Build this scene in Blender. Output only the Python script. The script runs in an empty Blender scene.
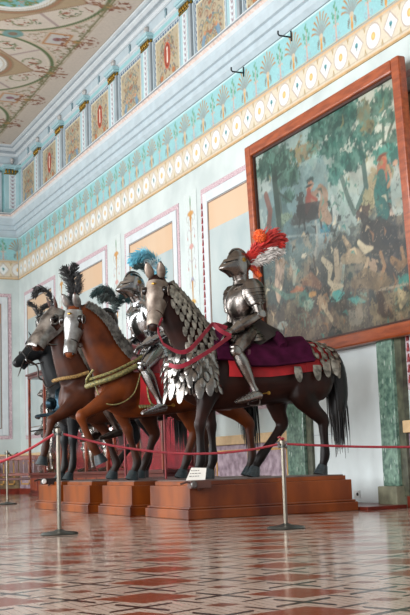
import bpy, math, random
import numpy as np
from mathutils import Vector, Matrix
random.seed(7)
PI = math.pi
scene = bpy.context.scene
COL = scene.collection

# ------------------------------------------------------------------ colours / materials
def lin(c):
    if isinstance(c, str):
        c = c.lstrip('#'); c = [int(c[i:i+2], 16)/255 for i in (0, 2, 4)]
    return tuple(x/12.92 if x <= .04045 else ((x+.055)/1.055)**2.4 for x in c)
MATS = {}
def mat(name, col, rough=.6, metal=0., var=.12, scale=8., bump=0., bscale=60., coat=0., col2=None, sheen=0., spec=.5, stretch=(1,1,1), trans=0.):
    if name in MATS: return MATS[name]
    m = bpy.data.materials.new(name); m.use_nodes = True
    nt = m.node_tree; b = nt.nodes['Principled BSDF']; L = nt.links
    a = lin(col); c2 = lin(col2) if col2 else tuple(min(1, x*(1-var*2.2)) for x in a)
    tc = nt.nodes.new('ShaderNodeTexCoord'); mp = nt.nodes.new('ShaderNodeMapping')
    mp.inputs['Scale'].default_value = stretch
    L.new(tc.outputs['Object'], mp.inputs['Vector'])
    n = nt.nodes.new('ShaderNodeTexNoise'); n.inputs['Scale'].default_value = scale; n.inputs['Detail'].default_value = 5
    L.new(mp.outputs[0], n.inputs['Vector'])
    r = nt.nodes.new('ShaderNodeValToRGB'); r.color_ramp.elements[0].position = .35; r.color_ramp.elements[1].position = .65
    r.color_ramp.elements[0].color = (*c2, 1); r.color_ramp.elements[1].color = (*a, 1)
    L.new(n.outputs['Fac'], r.inputs[0]); L.new(r.outputs[0], b.inputs['Base Color'])
    b.inputs['Roughness'].default_value = rough; b.inputs['Metallic'].default_value = metal
    b.inputs['Coat Weight'].default_value = coat; b.inputs['Coat Roughness'].default_value = .15
    b.inputs['Specular IOR Level'].default_value = spec
    if sheen: b.inputs['Sheen Weight'].default_value = sheen
    if trans: b.inputs['Transmission Weight'].default_value = trans
    if bump:
        n2 = nt.nodes.new('ShaderNodeTexNoise'); n2.inputs['Scale'].default_value = bscale; n2.inputs['Detail'].default_value = 3
        L.new(mp.outputs[0], n2.inputs['Vector'])
        bp = nt.nodes.new('ShaderNodeBump'); bp.inputs['Strength'].default_value = bump; bp.inputs['Distance'].default_value = .01
        L.new(n2.outputs['Fac'], bp.inputs['Height']); L.new(bp.outputs[0], b.inputs['Normal'])
    MATS[name] = m
    return m
def mat_paint(name, rough=.75, coat=0.):
    """paint carried by the mesh's colour attribute, broken up by a fine noise"""
    if name in MATS: return MATS[name]
    m = bpy.data.materials.new(name); m.use_nodes = True
    nt = m.node_tree; b = nt.nodes['Principled BSDF']; L = nt.links
    at = nt.nodes.new('ShaderNodeVertexColor'); at.layer_name = 'paint'
    tc = nt.nodes.new('ShaderNodeTexCoord'); n = nt.nodes.new('ShaderNodeTexNoise'); n.inputs['Scale'].default_value = 25; n.inputs['Detail'].default_value = 6
    L.new(tc.outputs['Object'], n.inputs['Vector'])
    mr = nt.nodes.new('ShaderNodeMapRange'); mr.inputs['To Min'].default_value = .8; mr.inputs['To Max'].default_value = 1.12
    L.new(n.outputs['Fac'], mr.inputs[0])
    mx = nt.nodes.new('ShaderNodeVectorMath'); mx.operation = 'SCALE'
    L.new(at.outputs['Color'], mx.inputs[0]); L.new(mr.outputs[0], mx.inputs['Scale']); L.new(mx.outputs[0], b.inputs['Base Color'])
    b.inputs['Roughness'].default_value = rough; b.inputs['Coat Weight'].default_value = coat; b.inputs['Coat Roughness'].default_value = .25
    MATS[name] = m
    return m

# ------------------------------------------------------------------ object helpers
def tag(o, label=None, cat=None, group=None, kind=None):
    if label: o['label'] = label
    if cat: o['category'] = cat
    if group: o['group'] = group
    if kind: o['kind'] = kind
    return o
def thing(name, label, cat, loc=(0, 0, 0), rz=0, group=None):
    o = bpy.data.objects.new(name, None); COL.objects.link(o)
    o.location = loc; o.rotation_euler = (0, 0, rz); o.empty_display_size = .1
    return tag(o, label, cat, group)
class MB:
    def __init__(s): s.v = []; s.f = []; s.m = []; s.k = 0
    def add(s, vs, fs, k=None):
        o = len(s.v); s.v += [tuple(p) for p in vs]
        for f in fs: s.f.append(tuple(i+o for i in f)); s.m.append(s.k if k is None else k)
        return s
    def box(s, a, b, k=None):
        x0, y0, z0 = a; x1, y1, z1 = b
        return s.add([(x0,y0,z0),(x1,y0,z0),(x1,y1,z0),(x0,y1,z0),(x0,y0,z1),(x1,y0,z1),(x1,y1,z1),(x0,y1,z1)],
                     [(0,3,2,1),(4,5,6,7),(0,1,5,4),(1,2,6,5),(2,3,7,6),(3,0,4,7)], k)
    def prism(s, pts, axis, a, b, k=None):
        """closed polygon extruded along axis"""
        def P(p, t):
            return {0:(t,p[0],p[1]), 1:(p[0],t,p[1]), 2:(p[0],p[1],t)}[axis]
        n = len(pts)
        return s.add([P(p,a) for p in pts]+[P(p,b) for p in pts],
                     [tuple(range(n))[::-1], tuple(range(n,2*n))]+[(i,(i+1)%n,(i+1)%n+n,i+n) for i in range(n)], k)
    def lathe(s, prof, c=(0,0,0), n=24, k=None):
        vs = []; fs = []
        for r, z in prof:
            for i in range(n):
                a = 2*PI*i/n; vs.append((c[0]+r*math.cos(a), c[1]+r*math.sin(a), c[2]+z))
        for j in range(len(prof)-1):
            for i in range(n): fs.append((j*n+i, j*n+(i+1)%n, (j+1)*n+(i+1)%n, (j+1)*n+i))
        fs.append(tuple(range(n))[::-1]); fs.append(tuple(range((len(prof)-1)*n, len(prof)*n)))
        return s.add(vs, fs, k)
    def tube(s, pts, r, n=8, k=None, sub=0):
        pts = [Vector(p) for p in pts]; R = r if isinstance(r, (list, tuple)) else [r]*len(pts)
        if sub: pts, R = smooth_path(pts, R, sub)
        vs = []; fs = []; up = Vector((0, 0, 1)); N = len(pts); prev = None
        for i, p in enumerate(pts):
            t = (pts[min(i+1, N-1)]-pts[max(i-1, 0)]).normalized()
            if prev is None:
                a = t.cross(up)
                if a.length < .1: a = t.cross(Vector((1, 0, 0)))
            else: a = prev - t*prev.dot(t)
            if a.length < 1e-6: a = t.orthogonal()
            a.normalize(); prev = a; b = t.cross(a)
            for j in range(n):
                q = 2*PI*j/n; vs.append(p+a*(R[i]*math.cos(q))+b*(R[i]*math.sin(q)))
        for i in range(N-1):
            for j in range(n): fs.append((i*n+j, i*n+(j+1)%n, (i+1)*n+(j+1)%n, (i+1)*n+j))
        fs.append(tuple(range(n))[::-1]); fs.append(tuple(range((N-1)*n, N*n)))
        return s.add(vs, fs, k)
    def ribbon(s, pts, w, side, th=.004, k=None, sub=6):
        """flat strap with thickness; side = width direction"""
        pts = [Vector(p) for p in pts]; W = w if isinstance(w, (list, tuple)) else [w]*len(pts)
        if sub: pts, W = smooth_path(pts, W, sub)
        vs = []; fs = []; N = len(pts)
        for i, p in enumerate(pts):
            t = (pts[min(i+1, N-1)]-pts[max(i-1, 0)]).normalized()
            sd = Vector(side); sd = (sd-t*sd.dot(t)).normalized(); n = t.cross(sd)
            for a, b in ((-1,-1),(1,-1),(1,1),(-1,1)): vs.append(p+sd*(a*W[i]/2)+n*(b*th/2))
        for i in range(N-1):
            for j in range(4): fs.append((i*4+j, i*4+(j+1)%4, (i+1)*4+(j+1)%4, (i+1)*4+j))
        fs.append((3,2,1,0)); fs.append(tuple(range((N-1)*4, N*4)))
        return s.add(vs, fs, k)
    def sphere(s, c, r, n=14, k=None, shape=None):
        r = r if isinstance(r, (tuple, list)) else (r, r, r); vs = []; fs = []; h = n//2
        for j in range(h+1):
            th = PI*j/h
            for i in range(n):
                a = 2*PI*i/n; d = Vector((math.sin(th)*math.cos(a), math.sin(th)*math.sin(a), math.cos(th)))
                if shape: d = shape(d)
                vs.append((c[0]+r[0]*d[0], c[1]+r[1]*d[1], c[2]+r[2]*d[2]))
        for j in range(h):
            for i in range(n): fs.append((j*n+i, (j+1)*n+i, (j+1)*n+(i+1)%n, j*n+(i+1)%n))
        return s.add(vs, fs, k)
    def xform(s, M, start=0):
        for i in range(start, len(s.v)): s.v[i] = tuple(M @ Vector(s.v[i]))
        return s
    def build(s, name, m, parent=None, smooth=True, bevel=0, loc=None, angle=40):
        me = bpy.data.meshes.new(name); me.from_pydata(s.v, [], s.f)
        for x in (m if isinstance(m, (list, tuple)) else [m]): me.materials.append(x)
        me.polygons.foreach_set('material_index', s.m)
        me.validate(clean_customdata=False); me.update()
        if smooth:
            me.polygons.foreach_set('use_smooth', [True]*len(me.polygons))
            me.set_sharp_from_angle(angle=math.radians(angle))
        o = bpy.data.objects.new(name, me); COL.objects.link(o)
        if parent: o.parent = parent
        if loc: o.location = loc
        if bevel:
            b = o.modifiers.new('bevel', 'BEVEL'); b.width = bevel; b.segments = 2; b.limit_method = 'ANGLE'
        return o
def struct(name, mb, m, **kw):
    o = mb.build(name, m, **kw)
    if not kw.get('parent'): o['kind'] = 'structure'
    return o
def smooth_path(P, R, sub):
    out = []; rr = []; n = len(P)
    for i in range(n-1):
        p0 = P[max(i-1, 0)]; p1 = P[i]; p2 = P[i+1]; p3 = P[min(i+2, n-1)]
        r0 = R[max(i-1, 0)]; r1 = R[i]; r2 = R[i+1]; r3 = R[min(i+2, n-1)]
        for j in range(sub):
            t = j/sub
            f = lambda a, b, c, d: ((b*2)+(c-a)*t+(a*2-b*5+c*4-d)*t*t+(b*3-a-c*3+d)*t*t*t)*.5
            out.append(f(p0, p1, p2, p3)); rr.append(max(.0004, f(r0, r1, r2, r3)))
    out.append(P[-1]); rr.append(R[-1])
    return out, rr
class Loft:
    """limb / trunk: stations (x,y,z,half_width,half_depth); angle 0 = normal side, 90 deg = side vector"""
    def __init__(s, st, side=(0, 1, 0)):
        s.P = [Vector(a[:3]) for a in st]; s.W = [a[3] for a in st]; s.H = [a[4] for a in st]
        s.S = Vector(side).normalized(); s.n = len(st)
    def cr(s, A, t):
        x = max(0, min(s.n-1-1e-6, t*(s.n-1))); i = int(x); u = x-i
        a = A[max(i-1, 0)]; b = A[i]; c = A[i+1]; d = A[min(i+2, s.n-1)]
        return ((b*2)+(c-a)*u+(a*2-b*5+c*4-d)*u*u+(b*3-a-c*3+d)*u*u*u)*.5
    def frame(s, t):
        p = s.cr(s.P, t); d = (s.cr(s.P, min(1, t+.01))-s.cr(s.P, max(0, t-.01))).normalized()
        S = (s.S-d*s.S.dot(d)).normalized(); N = d.cross(S)
        return p, d, S, N
    def pt(s, t, a, off=0):
        p, d, S, N = s.frame(t); w = max(.003, s.cr(s.W, t))+off; h = max(.003, s.cr(s.H, t))+off
        return p+S*(w*math.sin(a))+N*(h*math.cos(a))
    def nrm(s, t, a):
        p, d, S, N = s.frame(t); w = max(.01, s.cr(s.W, t)); h = max(.01, s.cr(s.H, t))
        return (S*(math.sin(a)/w)+N*(math.cos(a)/h)).normalized()
    def solid(s, mb, nt=24, na=20, k=None, off=0):
        vs = [s.pt(i/(nt-1), 2*PI*j/na, off) for i in range(nt) for j in range(na)]
        fs = [(i*na+j, i*na+(j+1)%na, (i+1)*na+(j+1)%na, (i+1)*na+j) for i in range(nt-1) for j in range(na)]
        fs += [tuple(range(na))[::-1], tuple(range((nt-1)*na, nt*na))]
        return mb.add(vs, fs, k)
    def shell(s, mb, t0, t1, a0, a1, off=.012, th=.008, nt=16, na=16, k=None, hem=None, flare=0, hole=None):
        """plate or cloth lying over the loft; hem(u,v)->extra offset; hole(u,v)->True leaves an opening"""
        A = []; B = []
        for i in range(nt+1):
            for j in range(na+1):
                u = i/nt; v = j/na; t = t0+(t1-t0)*u; a = math.radians(a0+(a1-a0)*v); e = off+flare*u+(hem(u, v) if hem else 0)
                A.append(s.pt(t, a, e)); B.append(s.pt(t, a, e+th))
        n = len(A); w = na+1; I = lambda i, j: i*w+j; fs = []
        keep = [[not (hole and hole((i+.5)/nt, (j+.5)/na)) for j in range(na)] for i in range(nt)]
        for i in range(nt):
            for j in range(na):
                if not keep[i][j]: continue
                q = (I(i,j), I(i,j+1), I(i+1,j+1), I(i+1,j)); fs.append(q); fs.append(tuple(x+n for x in q[::-1]))
                for di, dj, e in ((-1,0,(q[0],q[1])),(0,1,(q[1],q[2])),(1,0,(q[2],q[3])),(0,-1,(q[3],q[0]))):
                    ii, jj = i+di, j+dj
                    if not (0 <= ii < nt and 0 <= jj < na and keep[ii][jj]): fs.append((e[1], e[0], e[0]+n, e[1]+n))
        return mb.add(A+B, fs, k)
    def lames(s, mb, t0, t1, n, a0, a1, off=.012, th=.006, flare=.012, na=14, over=.25, k=None):
        d = (t1-t0)/n
        for i in range(n): s.shell(mb, t0+d*i, t0+d*(i+1+over), a0, a1, off, th, 2, na, k, flare=flare)
        return mb
def remeshed(mb, voxel, name, m, parent, smooth_it=6):
    o = mb.build(name+'_tmp', m, smooth=False)
    r = o.modifiers.new('r', 'REMESH'); r.mode = 'VOXEL'; r.voxel_size = voxel
    sm = o.modifiers.new('s', 'SMOOTH'); sm.factor = .5; sm.iterations = smooth_it
    dg = bpy.context.evaluated_depsgraph_get(); me = bpy.data.meshes.new_from_object(o.evaluated_get(dg))
    me.name = name; bpy.data.objects.remove(o, do_unlink=True)
    me.materials.clear(); me.materials.append(m)
    me.polygons.foreach_set('use_smooth', [True]*len(me.polygons)); me.update()
    q = bpy.data.objects.new(name, me); COL.objects.link(q); q.parent = parent
    return q

# ------------------------------------------------------------------ painting canvases (numpy -> colour attribute)
RNG = np.random.default_rng(3)
def vnoise(U, V, scale, octv=4, seed=0):
    g = np.random.default_rng(seed); out = np.zeros_like(U); amp = 1; tot = 0
    for o in range(octv):
        T = g.random((64, 64)); x = U*scale*2**o; y = V*scale*2**o
        i = np.floor(x).astype(int); j = np.floor(y).astype(int); fx = x-i; fy = y-j; fx = fx*fx*(3-2*fx); fy = fy*fy*(3-2*fy)
        a = T[i % 64, j % 64]; b = T[(i+1) % 64, j % 64]; c = T[i % 64, (j+1) % 64]; d = T[(i+1) % 64, (j+1) % 64]
        out += amp*((a*(1-fx)+b*fx)*(1-fy)+(c*(1-fx)+d*fx)*fy); tot += amp; amp *= .55
    return out/tot
class Canvas:
    def __init__(s, w, h, res):
        s.nu = max(2, int(round(w/res))+1); s.nv = max(2, int(round(h/res))+1); s.res = res
        s.U, s.V = np.meshgrid(np.linspace(0, w, s.nu), np.linspace(0, h, s.nv), indexing='ij')
        s.C = np.zeros((s.nu, s.nv, 3)); s.w = w; s.h = h
    def put(s, m, col):
        m = np.clip(m, 0, 1)[..., None]; s.C = s.C*(1-m)+np.array(lin(col))*m
    def fill(s, col): s.C[:] = lin(col)
    def inside(s, d): return np.clip(.5-d/s.res, 0, 1)     # d = signed distance
    def ell(s, x, y, rx, ry, col, rot=0, U=None, V=None, rough=0, seed=0, al=1, ring=0):
        U = s.U if U is None else U; V = s.V if V is None else V
        c, q = math.cos(rot), math.sin(rot); a = (U-x)*c+(V-y)*q; b = -(U-x)*q+(V-y)*c
        d = (np.sqrt((a/rx)**2+(b/ry)**2)-1)*min(rx, ry)
        if rough: d = d+(vnoise(s.U, s.V, 2.2/max(min(rx, ry), .02), 4, seed)-.5)*rough*min(rx, ry)*2
        if ring: d = np.abs(d)-ring/2
        s.put(s.inside(d)*al, col)
    def line(s, pts, w, col, U=None, V=None, al=1):
        U = s.U if U is None else U; V = s.V if V is None else V
        D = np.full(U.shape, 9.)
        W = w if isinstance(w, (list, tuple)) else [w]*len(pts)
        for (x0, y0), (x1, y1), w0, w1 in zip(pts[:-1], pts[1:], W[:-1], W[1:]):
            dx, dy = x1-x0, y1-y0; t = np.clip(((U-x0)*dx+(V-y0)*dy)/(dx*dx+dy*dy+1e-12), 0, 1)
            D = np.minimum(D, np.hypot(U-x0-t*dx, V-y0-t*dy)-(w0+(w1-w0)*t)/2)
        s.put(s.inside(D)*al, col)
    def rect(s, x0, y0, x1, y1, col, U=None, V=None, al=1, ring=0):
        U = s.U if U is None else U; V = s.V if V is None else V
        d = np.maximum(np.abs(U-(x0+x1)/2)-abs(x1-x0)/2, np.abs(V-(y0+y1)/2)-abs(y1-y0)/2)
        if ring: d = np.abs(d)-ring/2
        s.put(s.inside(d)*al, col)
    def mesh(s, name, P, m, parent=None, th=0):
        """P(u,v)->xyz arrays"""
        X, Y, Z = P(s.U, s.V); co = np.stack([X+0*s.U, Y+0*s.U, Z+0*s.U], -1).reshape(-1, 3)
        i = np.arange(s.nu-1)[:, None]*s.nv+np.arange(s.nv-1)[None, :]
        f = np.stack([i, i+s.nv, i+s.nv+1, i+1], -1).reshape(-1, 4)
        me = bpy.data.meshes.new(name); me.from_pydata(co.tolist(), [], f.tolist())
        at = me.color_attributes.new('paint', 'FLOAT_COLOR', 'POINT')
        at.data.foreach_set('color', np.concatenate([s.C.reshape(-1, 3), np.ones((len(co), 1))], 1).ravel().astype(np.float32))
        me.materials.append(m); me.update()
        o = bpy.data.objects.new(name, me); COL.objects.link(o)
        if parent: o.parent = parent
        else: o['kind'] = 'structure'
        return o

# ------------------------------------------------------------------ measurements of the hall
XW = 7.89; YB = 29.4; ZC = 9.55; ZP = .43
XL = -4.0; YF = -3.0
# ------------------------------------------------------------------ setting: floor
def floor_material():
    m = bpy.data.materials.new('parquet_inlay'); m.use_nodes = True
    nt = m.node_tree; L = nt.links; b = nt.nodes['Principled BSDF']
    tc = nt.nodes.new('ShaderNodeTexCoord'); sp = nt.nodes.new('ShaderNodeSeparateXYZ'); L.new(tc.outputs['Object'], sp.inputs[0])
    def M(op, a, c=None, d=None):
        n = nt.nodes.new('ShaderNodeMath'); n.operation = op
        for i, x in enumerate((a, c, d)):
            if x is None: continue
            if isinstance(x, (int, float)): n.inputs[i].default_value = x
            else: L.new(x, n.inputs[i])
        return n.outputs[0]
    P = .70
    ang = math.radians(-24)
    xr = M('ADD', M('MULTIPLY', sp.outputs[0], math.cos(ang)), M('MULTIPLY', sp.outputs[1], -math.sin(ang)))
    xr = M('ADD', M('MULTIPLY', sp.outputs[0], .906), M('MULTIPLY', sp.outputs[1], -.423))
    yr = M('ADD', M('MULTIPLY', sp.outputs[0], .423), M('MULTIPLY', sp.outputs[1], .906))
    u = M('SUBTRACT', M('FRACT', M('DIVIDE', xr, P)), .5); v = M('SUBTRACT', M('FRACT', M('DIVIDE', yr, P)), .5)
    au = M('ABSOLUTE', u); av = M('ABSOLUTE', v); s = M('ADD', au, av)
    # big red lozenges centred on the cell, smaller one round the cell corners
    red = M('LESS_THAN', M('ADD', M('MULTIPLY', au, 1.0), M('MULTIPLY', av, 1.2)), .36)
    cu = M('SUBTRACT', .5, au); cv = M('SUBTRACT', .5, av)
    red2 = M('LESS_THAN', M('ADD', M('MULTIPLY', cu, 1.1), M('MULTIPLY', cv, 1.3)), .13)
    line = M('LESS_THAN', M('ABSOLUTE', M('SUBTRACT', s, .5)), .042)
    line2 = M('LESS_THAN', M('ABSOLUTE', M('SUBTRACT', au, av)), .03)
    far = M('LESS_THAN', M('ABSOLUTE', M('SUBTRACT', s, .55)), .2)
    star = M('MULTIPLY', line2, far)
    near = M('GREATER_THAN', M('ABSOLUTE', M('SUBTRACT', au, .25)), .07)
    diag = M('MULTIPLY', line, near)
    fine = M('LESS_THAN', M('FRACT', M('MULTIPLY', sp.outputs[0], 22)), .16)
    fine2 = M('LESS_THAN', M('FRACT', M('MULTIPLY', yr, 26)), .16)
    fl = M('MULTIPLY', M('MAXIMUM', fine, fine2), .55)
    def mixc(f, a, c):
        n = nt.nodes.new('ShaderNodeMix'); n.data_type = 'RGBA'
        L.new(f, n.inputs[0]) if not isinstance(f, float) else None
        for i, x in ((6, a), (7, c)):
            if isinstance(x, str): n.inputs[i].default_value = (*lin(x), 1)
            else: L.new(x, n.inputs[i])
        return n.outputs[2]
    no = nt.nodes.new('ShaderNodeTexNoise'); no.inputs['Scale'].default_value = 1.6; no.inputs['Detail'].default_value = 6; L.new(tc.outputs['Object'], no.inputs['Vector'])
    base = mixc(no.outputs['Fac'], '#9c8375', '#c3b1a3')
    c = mixc(fl, base, '#8a6a58')
    c = mixc(red, c, '#7c3a22'); c = mixc(red2, c, '#6e3a26')
    c = mixc(star, c, '#2c1712'); c = mixc(diag, c, '#2a1a16')
    L.new(c, b.inputs['Base Color']); b.inputs['Roughness'].default_value = .16
    b.inputs['Specular IOR Level'].default_value = .6
    n2 = nt.nodes.new('ShaderNodeTexNoise'); n2.inputs['Scale'].default_value = 3.5; n2.inputs['Detail'].default_value = 4; L.new(tc.outputs['Object'], n2.inputs['Vector'])
    bp = nt.nodes.new('ShaderNodeBump'); bp.inputs['Strength'].default_value = .06; bp.inputs['Distance'].default_value = .03
    L.new(n2.outputs['Fac'], bp.inputs['Height']); L.new(bp.outputs[0], b.inputs['Normal'])
    return m
struct('floor', MB().box((XL-.3, YF, -.1), (XW+.3, YB+.3, 0)), floor_material(), smooth=False)

wallm = mat('painted_plaster', '#bec8c6', .7, var=.05, scale=1.5, bump=.15, bscale=9, col2='#adb8b7')
teal = '#8ecbca'; tealm = mat('teal_plaster', '#8dbbbf', .7, var=.05, scale=3)
palem = mat('pale_blue_plaster', '#adbcc3', .65, var=.05, scale=4)
whitem = mat('white_moulding', '#c3cacd', .6, var=.04, scale=5)
greym = mat('grey_moulding', '#98a2a8', .6, var=.06, scale=5)
ceilm = mat('ceiling_plaster', '#b7aa9c', .8, var=.06, scale=2)
paint = mat_paint('painted_decoration')
struct('wall_right', MB().box((XW, YF, 0), (XW+.3, YB+.3, ZC+.2)), wallm, smooth=False)
struct('wall_back', MB().box((XL, YB, 0), (XW+.3, YB+.3, ZC+.2)), wallm, smooth=False)
struct('ceiling', MB().box((XL-.3, YF, ZC), (XW+.3, YB+.3, ZC+.3)), ceilm, smooth=False)
# left wall with its tall windows (out of the picture, they light the hall)
wl = MB(); wins = [(-1.2+4.2*i, 1.5+4.2*i) for i in range(7)]
ys = YF
for a, b_ in wins:
    wl.box((XL-.3, ys, 0), (XL, a, ZC)); wl.box((XL-.3, a, 0), (XL, b_, .9)); wl.box((XL-.3, a, 6.4), (XL, b_, ZC)); ys = b_
wl.box((XL-.3, ys, 0), (XL, YB, ZC))
struct('wall_left', wl, wallm, smooth=False)
framem = mat('window_frame_paint', '#c9c9c4', .5)
for i, (a, b_) in enumerate(wins):
    w = MB()
    for y in (a, (a+b_)/2-.04, b_-.08): w.box((XL-.2, y, .9), (XL-.12, y+.08, 6.4))
    for z in (.9, 2.7, 4.5, 6.32): w.box((XL-.2, a, z), (XL-.12, b_, z+.08))
    struct('window_%d' % (i+1), w, framem, smooth=False)

# ---- horizontal mouldings along right and back walls: profile = (projection, z)
trim_n = [0]
def trim(mb, m, **kw):
    trim_n[0] += 1
    return struct('trim_%d' % trim_n[0], mb, m, **kw)
def run_mould(prof, m, y0=YF):
    mb = MB()
    n = len(prof); p0 = [(XW-p, y0, z) for p, z in prof]; p1 = [(XW-p, YB-p, z) for p, z in prof]; p2 = [(XL, YB-p, z) for p, z in prof]
    fs = []
    for k in (0, 1):
        for i in range(n-1): fs.append((k*n+i, k*n+i+1, (k+1)*n+i+1, (k+1)*n+i))
    mb.add(p0+p1+p2, fs); return trim(mb, m, smooth=False)
# ceiling cornice: white band, grey shadow groove, white band
run_mould([(.03, 9.26), (.06, 9.27), (.06, 9.31), (.09, 9.33)], whitem)
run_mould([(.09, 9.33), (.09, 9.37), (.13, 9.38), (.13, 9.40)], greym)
run_mould([(.13, 9.40), (.19, 9.43), (.19, 9.47)], whitem)
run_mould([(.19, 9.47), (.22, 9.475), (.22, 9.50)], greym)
run_mould([(.22, 9.50), (.27, 9.51), (.27, 9.55)], whitem)
# main cornice under the attic
run_mould([(0, 7.60), (.30, 7.60), (.30, 7.55)], whitem)
pinkm = mat('pink_gold_moulding', '#d6c8c0', .6, var=.25, scale=16, col2='#bda79c')
run_mould([(.30, 7.55), (.26, 7.505)], pinkm)
run_mould([(.26, 7.505), (.22, 7.46)], whitem)
run_mould([(.22, 7.46), (.20, 7.42), (.20, 7.28), (.15, 7.27), (.15, 7.15), (.10, 7.14), (.10, 7.04), (.03, 6.98), (0, 6.98)], palem)
run_mould([(.305, 7.545), (.315, 7.56), (.305, 7.575)], mat('grey_line', '#8b9296', .6))
# attic ground
run_mould([(.02, 7.6), (.02, 8.95)], tealm)
run_mould([(.02, 8.95), (.02, 9.27)], palem)
run_mould([(.02, 8.98), (.05, 8.99), (.05, 9.04), (.02, 9.05)], whitem)

# ---- painted friezes
def frieze_teal(w, res):
    c = Canvas(w, .64, res); c.fill('#86b6ba')
    c.C *= (0.93+.14*vnoise(c.U, c.V, 3, 3, 5))[..., None]
    p = .815; U = (c.U+p/2) % p-p/2; U2 = (c.U) % p-p/2; V = c.V
    g = '#8f9a98'
    for k in range(-4, 5):
        a = k*.25; r = .385-.022*abs(k)
        pts = [(0, .2)]
        for s_ in (.35, .7, 1): pts.append((math.sin(a*(.55+.55*s_))*r*s_*.9, .2+math.cos(a*(.6+.5*s_))*r*s_))
        c.line(pts, [.012, .028, .034, .026], '#84908e', U, V)
        c.line(pts[-2:]+[(pts[-1][0]+(.018 if k > 0 else -.018 if k < 0 else 0), pts[-1][1]-.012*abs(k)/2+.012)], [.012, .03, .022], '#a8763a', U, V, al=.95)
    for sg in (-1, 1):
        for k in range(4): c.line([(sg*.05, .2-.02*k), (sg*(.10+.004*k), .15-.028*k+.02), (sg*(.075), .12-.03*k+.03)], .014, '#6d5a48', U, V, al=.8)
    c.ell(0, .22, .05, .05, '#b7a993', U=U, V=V)
    c.line([(0, .18), (0, 0)], [.05, .034], '#c79a55', U, V); c.line([(0, .1), (0, .06)], .06, '#b98646', U, V)
    # little trees
    c.line([(0, 0), (.005, .2), (0, .5)], [.05, .03, .012], '#b99a90', U2, V)
    for (x, y, r) in ((-.06,.33,.035),(.07,.38,.035),(-.03,.46,.035),(.03,.52,.03),(-.08,.4,.02),(.09,.44,.02),(.0,.56,.02),(.05,.3,.02)):
        c.line([(0, y-.07), (x, y)], .008, '#6d8a68', U2, V); c.ell(x, y, r*.8, r, '#4c8d6e', U=U2, V=V, rough=.5, seed=3, al=.9)
    for sg in (-1, 1):
        c.line([(0, .06), (sg*.07, .03), (sg*.1, .08), (sg*.075, .12), (sg*.05, .09)], .011, '#8d93a0', U2, V)
        c.line([(0, .22), (sg*.05, .25), (sg*.07, .22)], .014, '#c49a86', U2, V)
    c.rect(-1, .0, 99, .012, '#c9a064'); c.rect(-1, .615, 99, .65, '#b9d6d8')
    return c
def frieze_band(w, res):
    c = Canvas(w, .50, res); c.fill('#c4bca9'); p = .815
    c.C *= (0.95+.1*vnoise(c.U, c.V, 3, 3, 5))[..., None]
    U = (c.U+p/2) % p-p/2; U2 = c.U % p-p/2; V = c.V-.25
    c.ell(0, 0, .165, .165, '#cfd4d3', U=U, V=V); c.ell(0, 0, .17, .17, '#a3938a', U=U, V=V, ring=.016)
    c.ell(0, 0, .05, .055, '#c29a5c', U=U, V=V); c.ell(0, 0, .03, .035, '#d9b675', U=U, V=V)
    d = (np.abs(U2)/.16+np.abs(V)/.18-1)*.12
    c.put(c.inside(d), '#cfd4d3'); c.put(c.inside(np.abs(d)-.009), '#a3938a')
    c.ell(0, .015, .035, .035, '#3f8088', U=U2, V=V, rough=.4); c.line([(0, 0), (0, -.05)], .016, '#3d5a58', U2, V)
    for sx in (-1, 1):
        for sy in (-1, 1):
            c.line([(sx*.2, sy*.2), (sx*.2, sy*.12)], .014, '#a88a4e', U, V); c.line([(sx*.17, sy*.2), (sx*.2, sy*.13), (sx*.23, sy*.2)], .010, '#8d7a50', U, V)
    for a, b_ in ((.0, .026), (.452, .48)): c.rect(-1, a, 99, b_, '#c2a077')
    for a in (.05, .43): c.rect(-1, a, 99, a+.01, '#9c8a72')
    c.rect(-1, .485, 99, .5, '#7f7a72')
    return c
# palmette axes sit at Y = 12.1 + .815 k  ->  8.84
def lay2(fn, z0, ph):
    for (ya, yb, res) in ((ph-.815*11, ph, .028), (ph, ph+.815*10, .0145), (ph+.815*10, YB-.015, .026)):
        c = fn(yb-ya, res); trim_n[0] += 1
        c.mesh('trim_%d' % trim_n[0], lambda U, V, ya=ya: (np.full_like(U, XW-.012), ya+U, z0+V), paint)
    c = fn(5.5, .026); trim_n[0] += 1
    c.mesh('trim_%d' % trim_n[0], lambda U, V: (XW-.03-U, np.full_like(U, YB-.012), z0+V), paint)
lay2(frieze_teal, 6.33, 8.84)
lay2(frieze_band, 5.82, 9.17)
run_mould([(.0, 5.80), (.02, 5.80), (.02, 5.825), (0, 5.825)], mat('ochre_line', '#b89a6c', .7))

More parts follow.
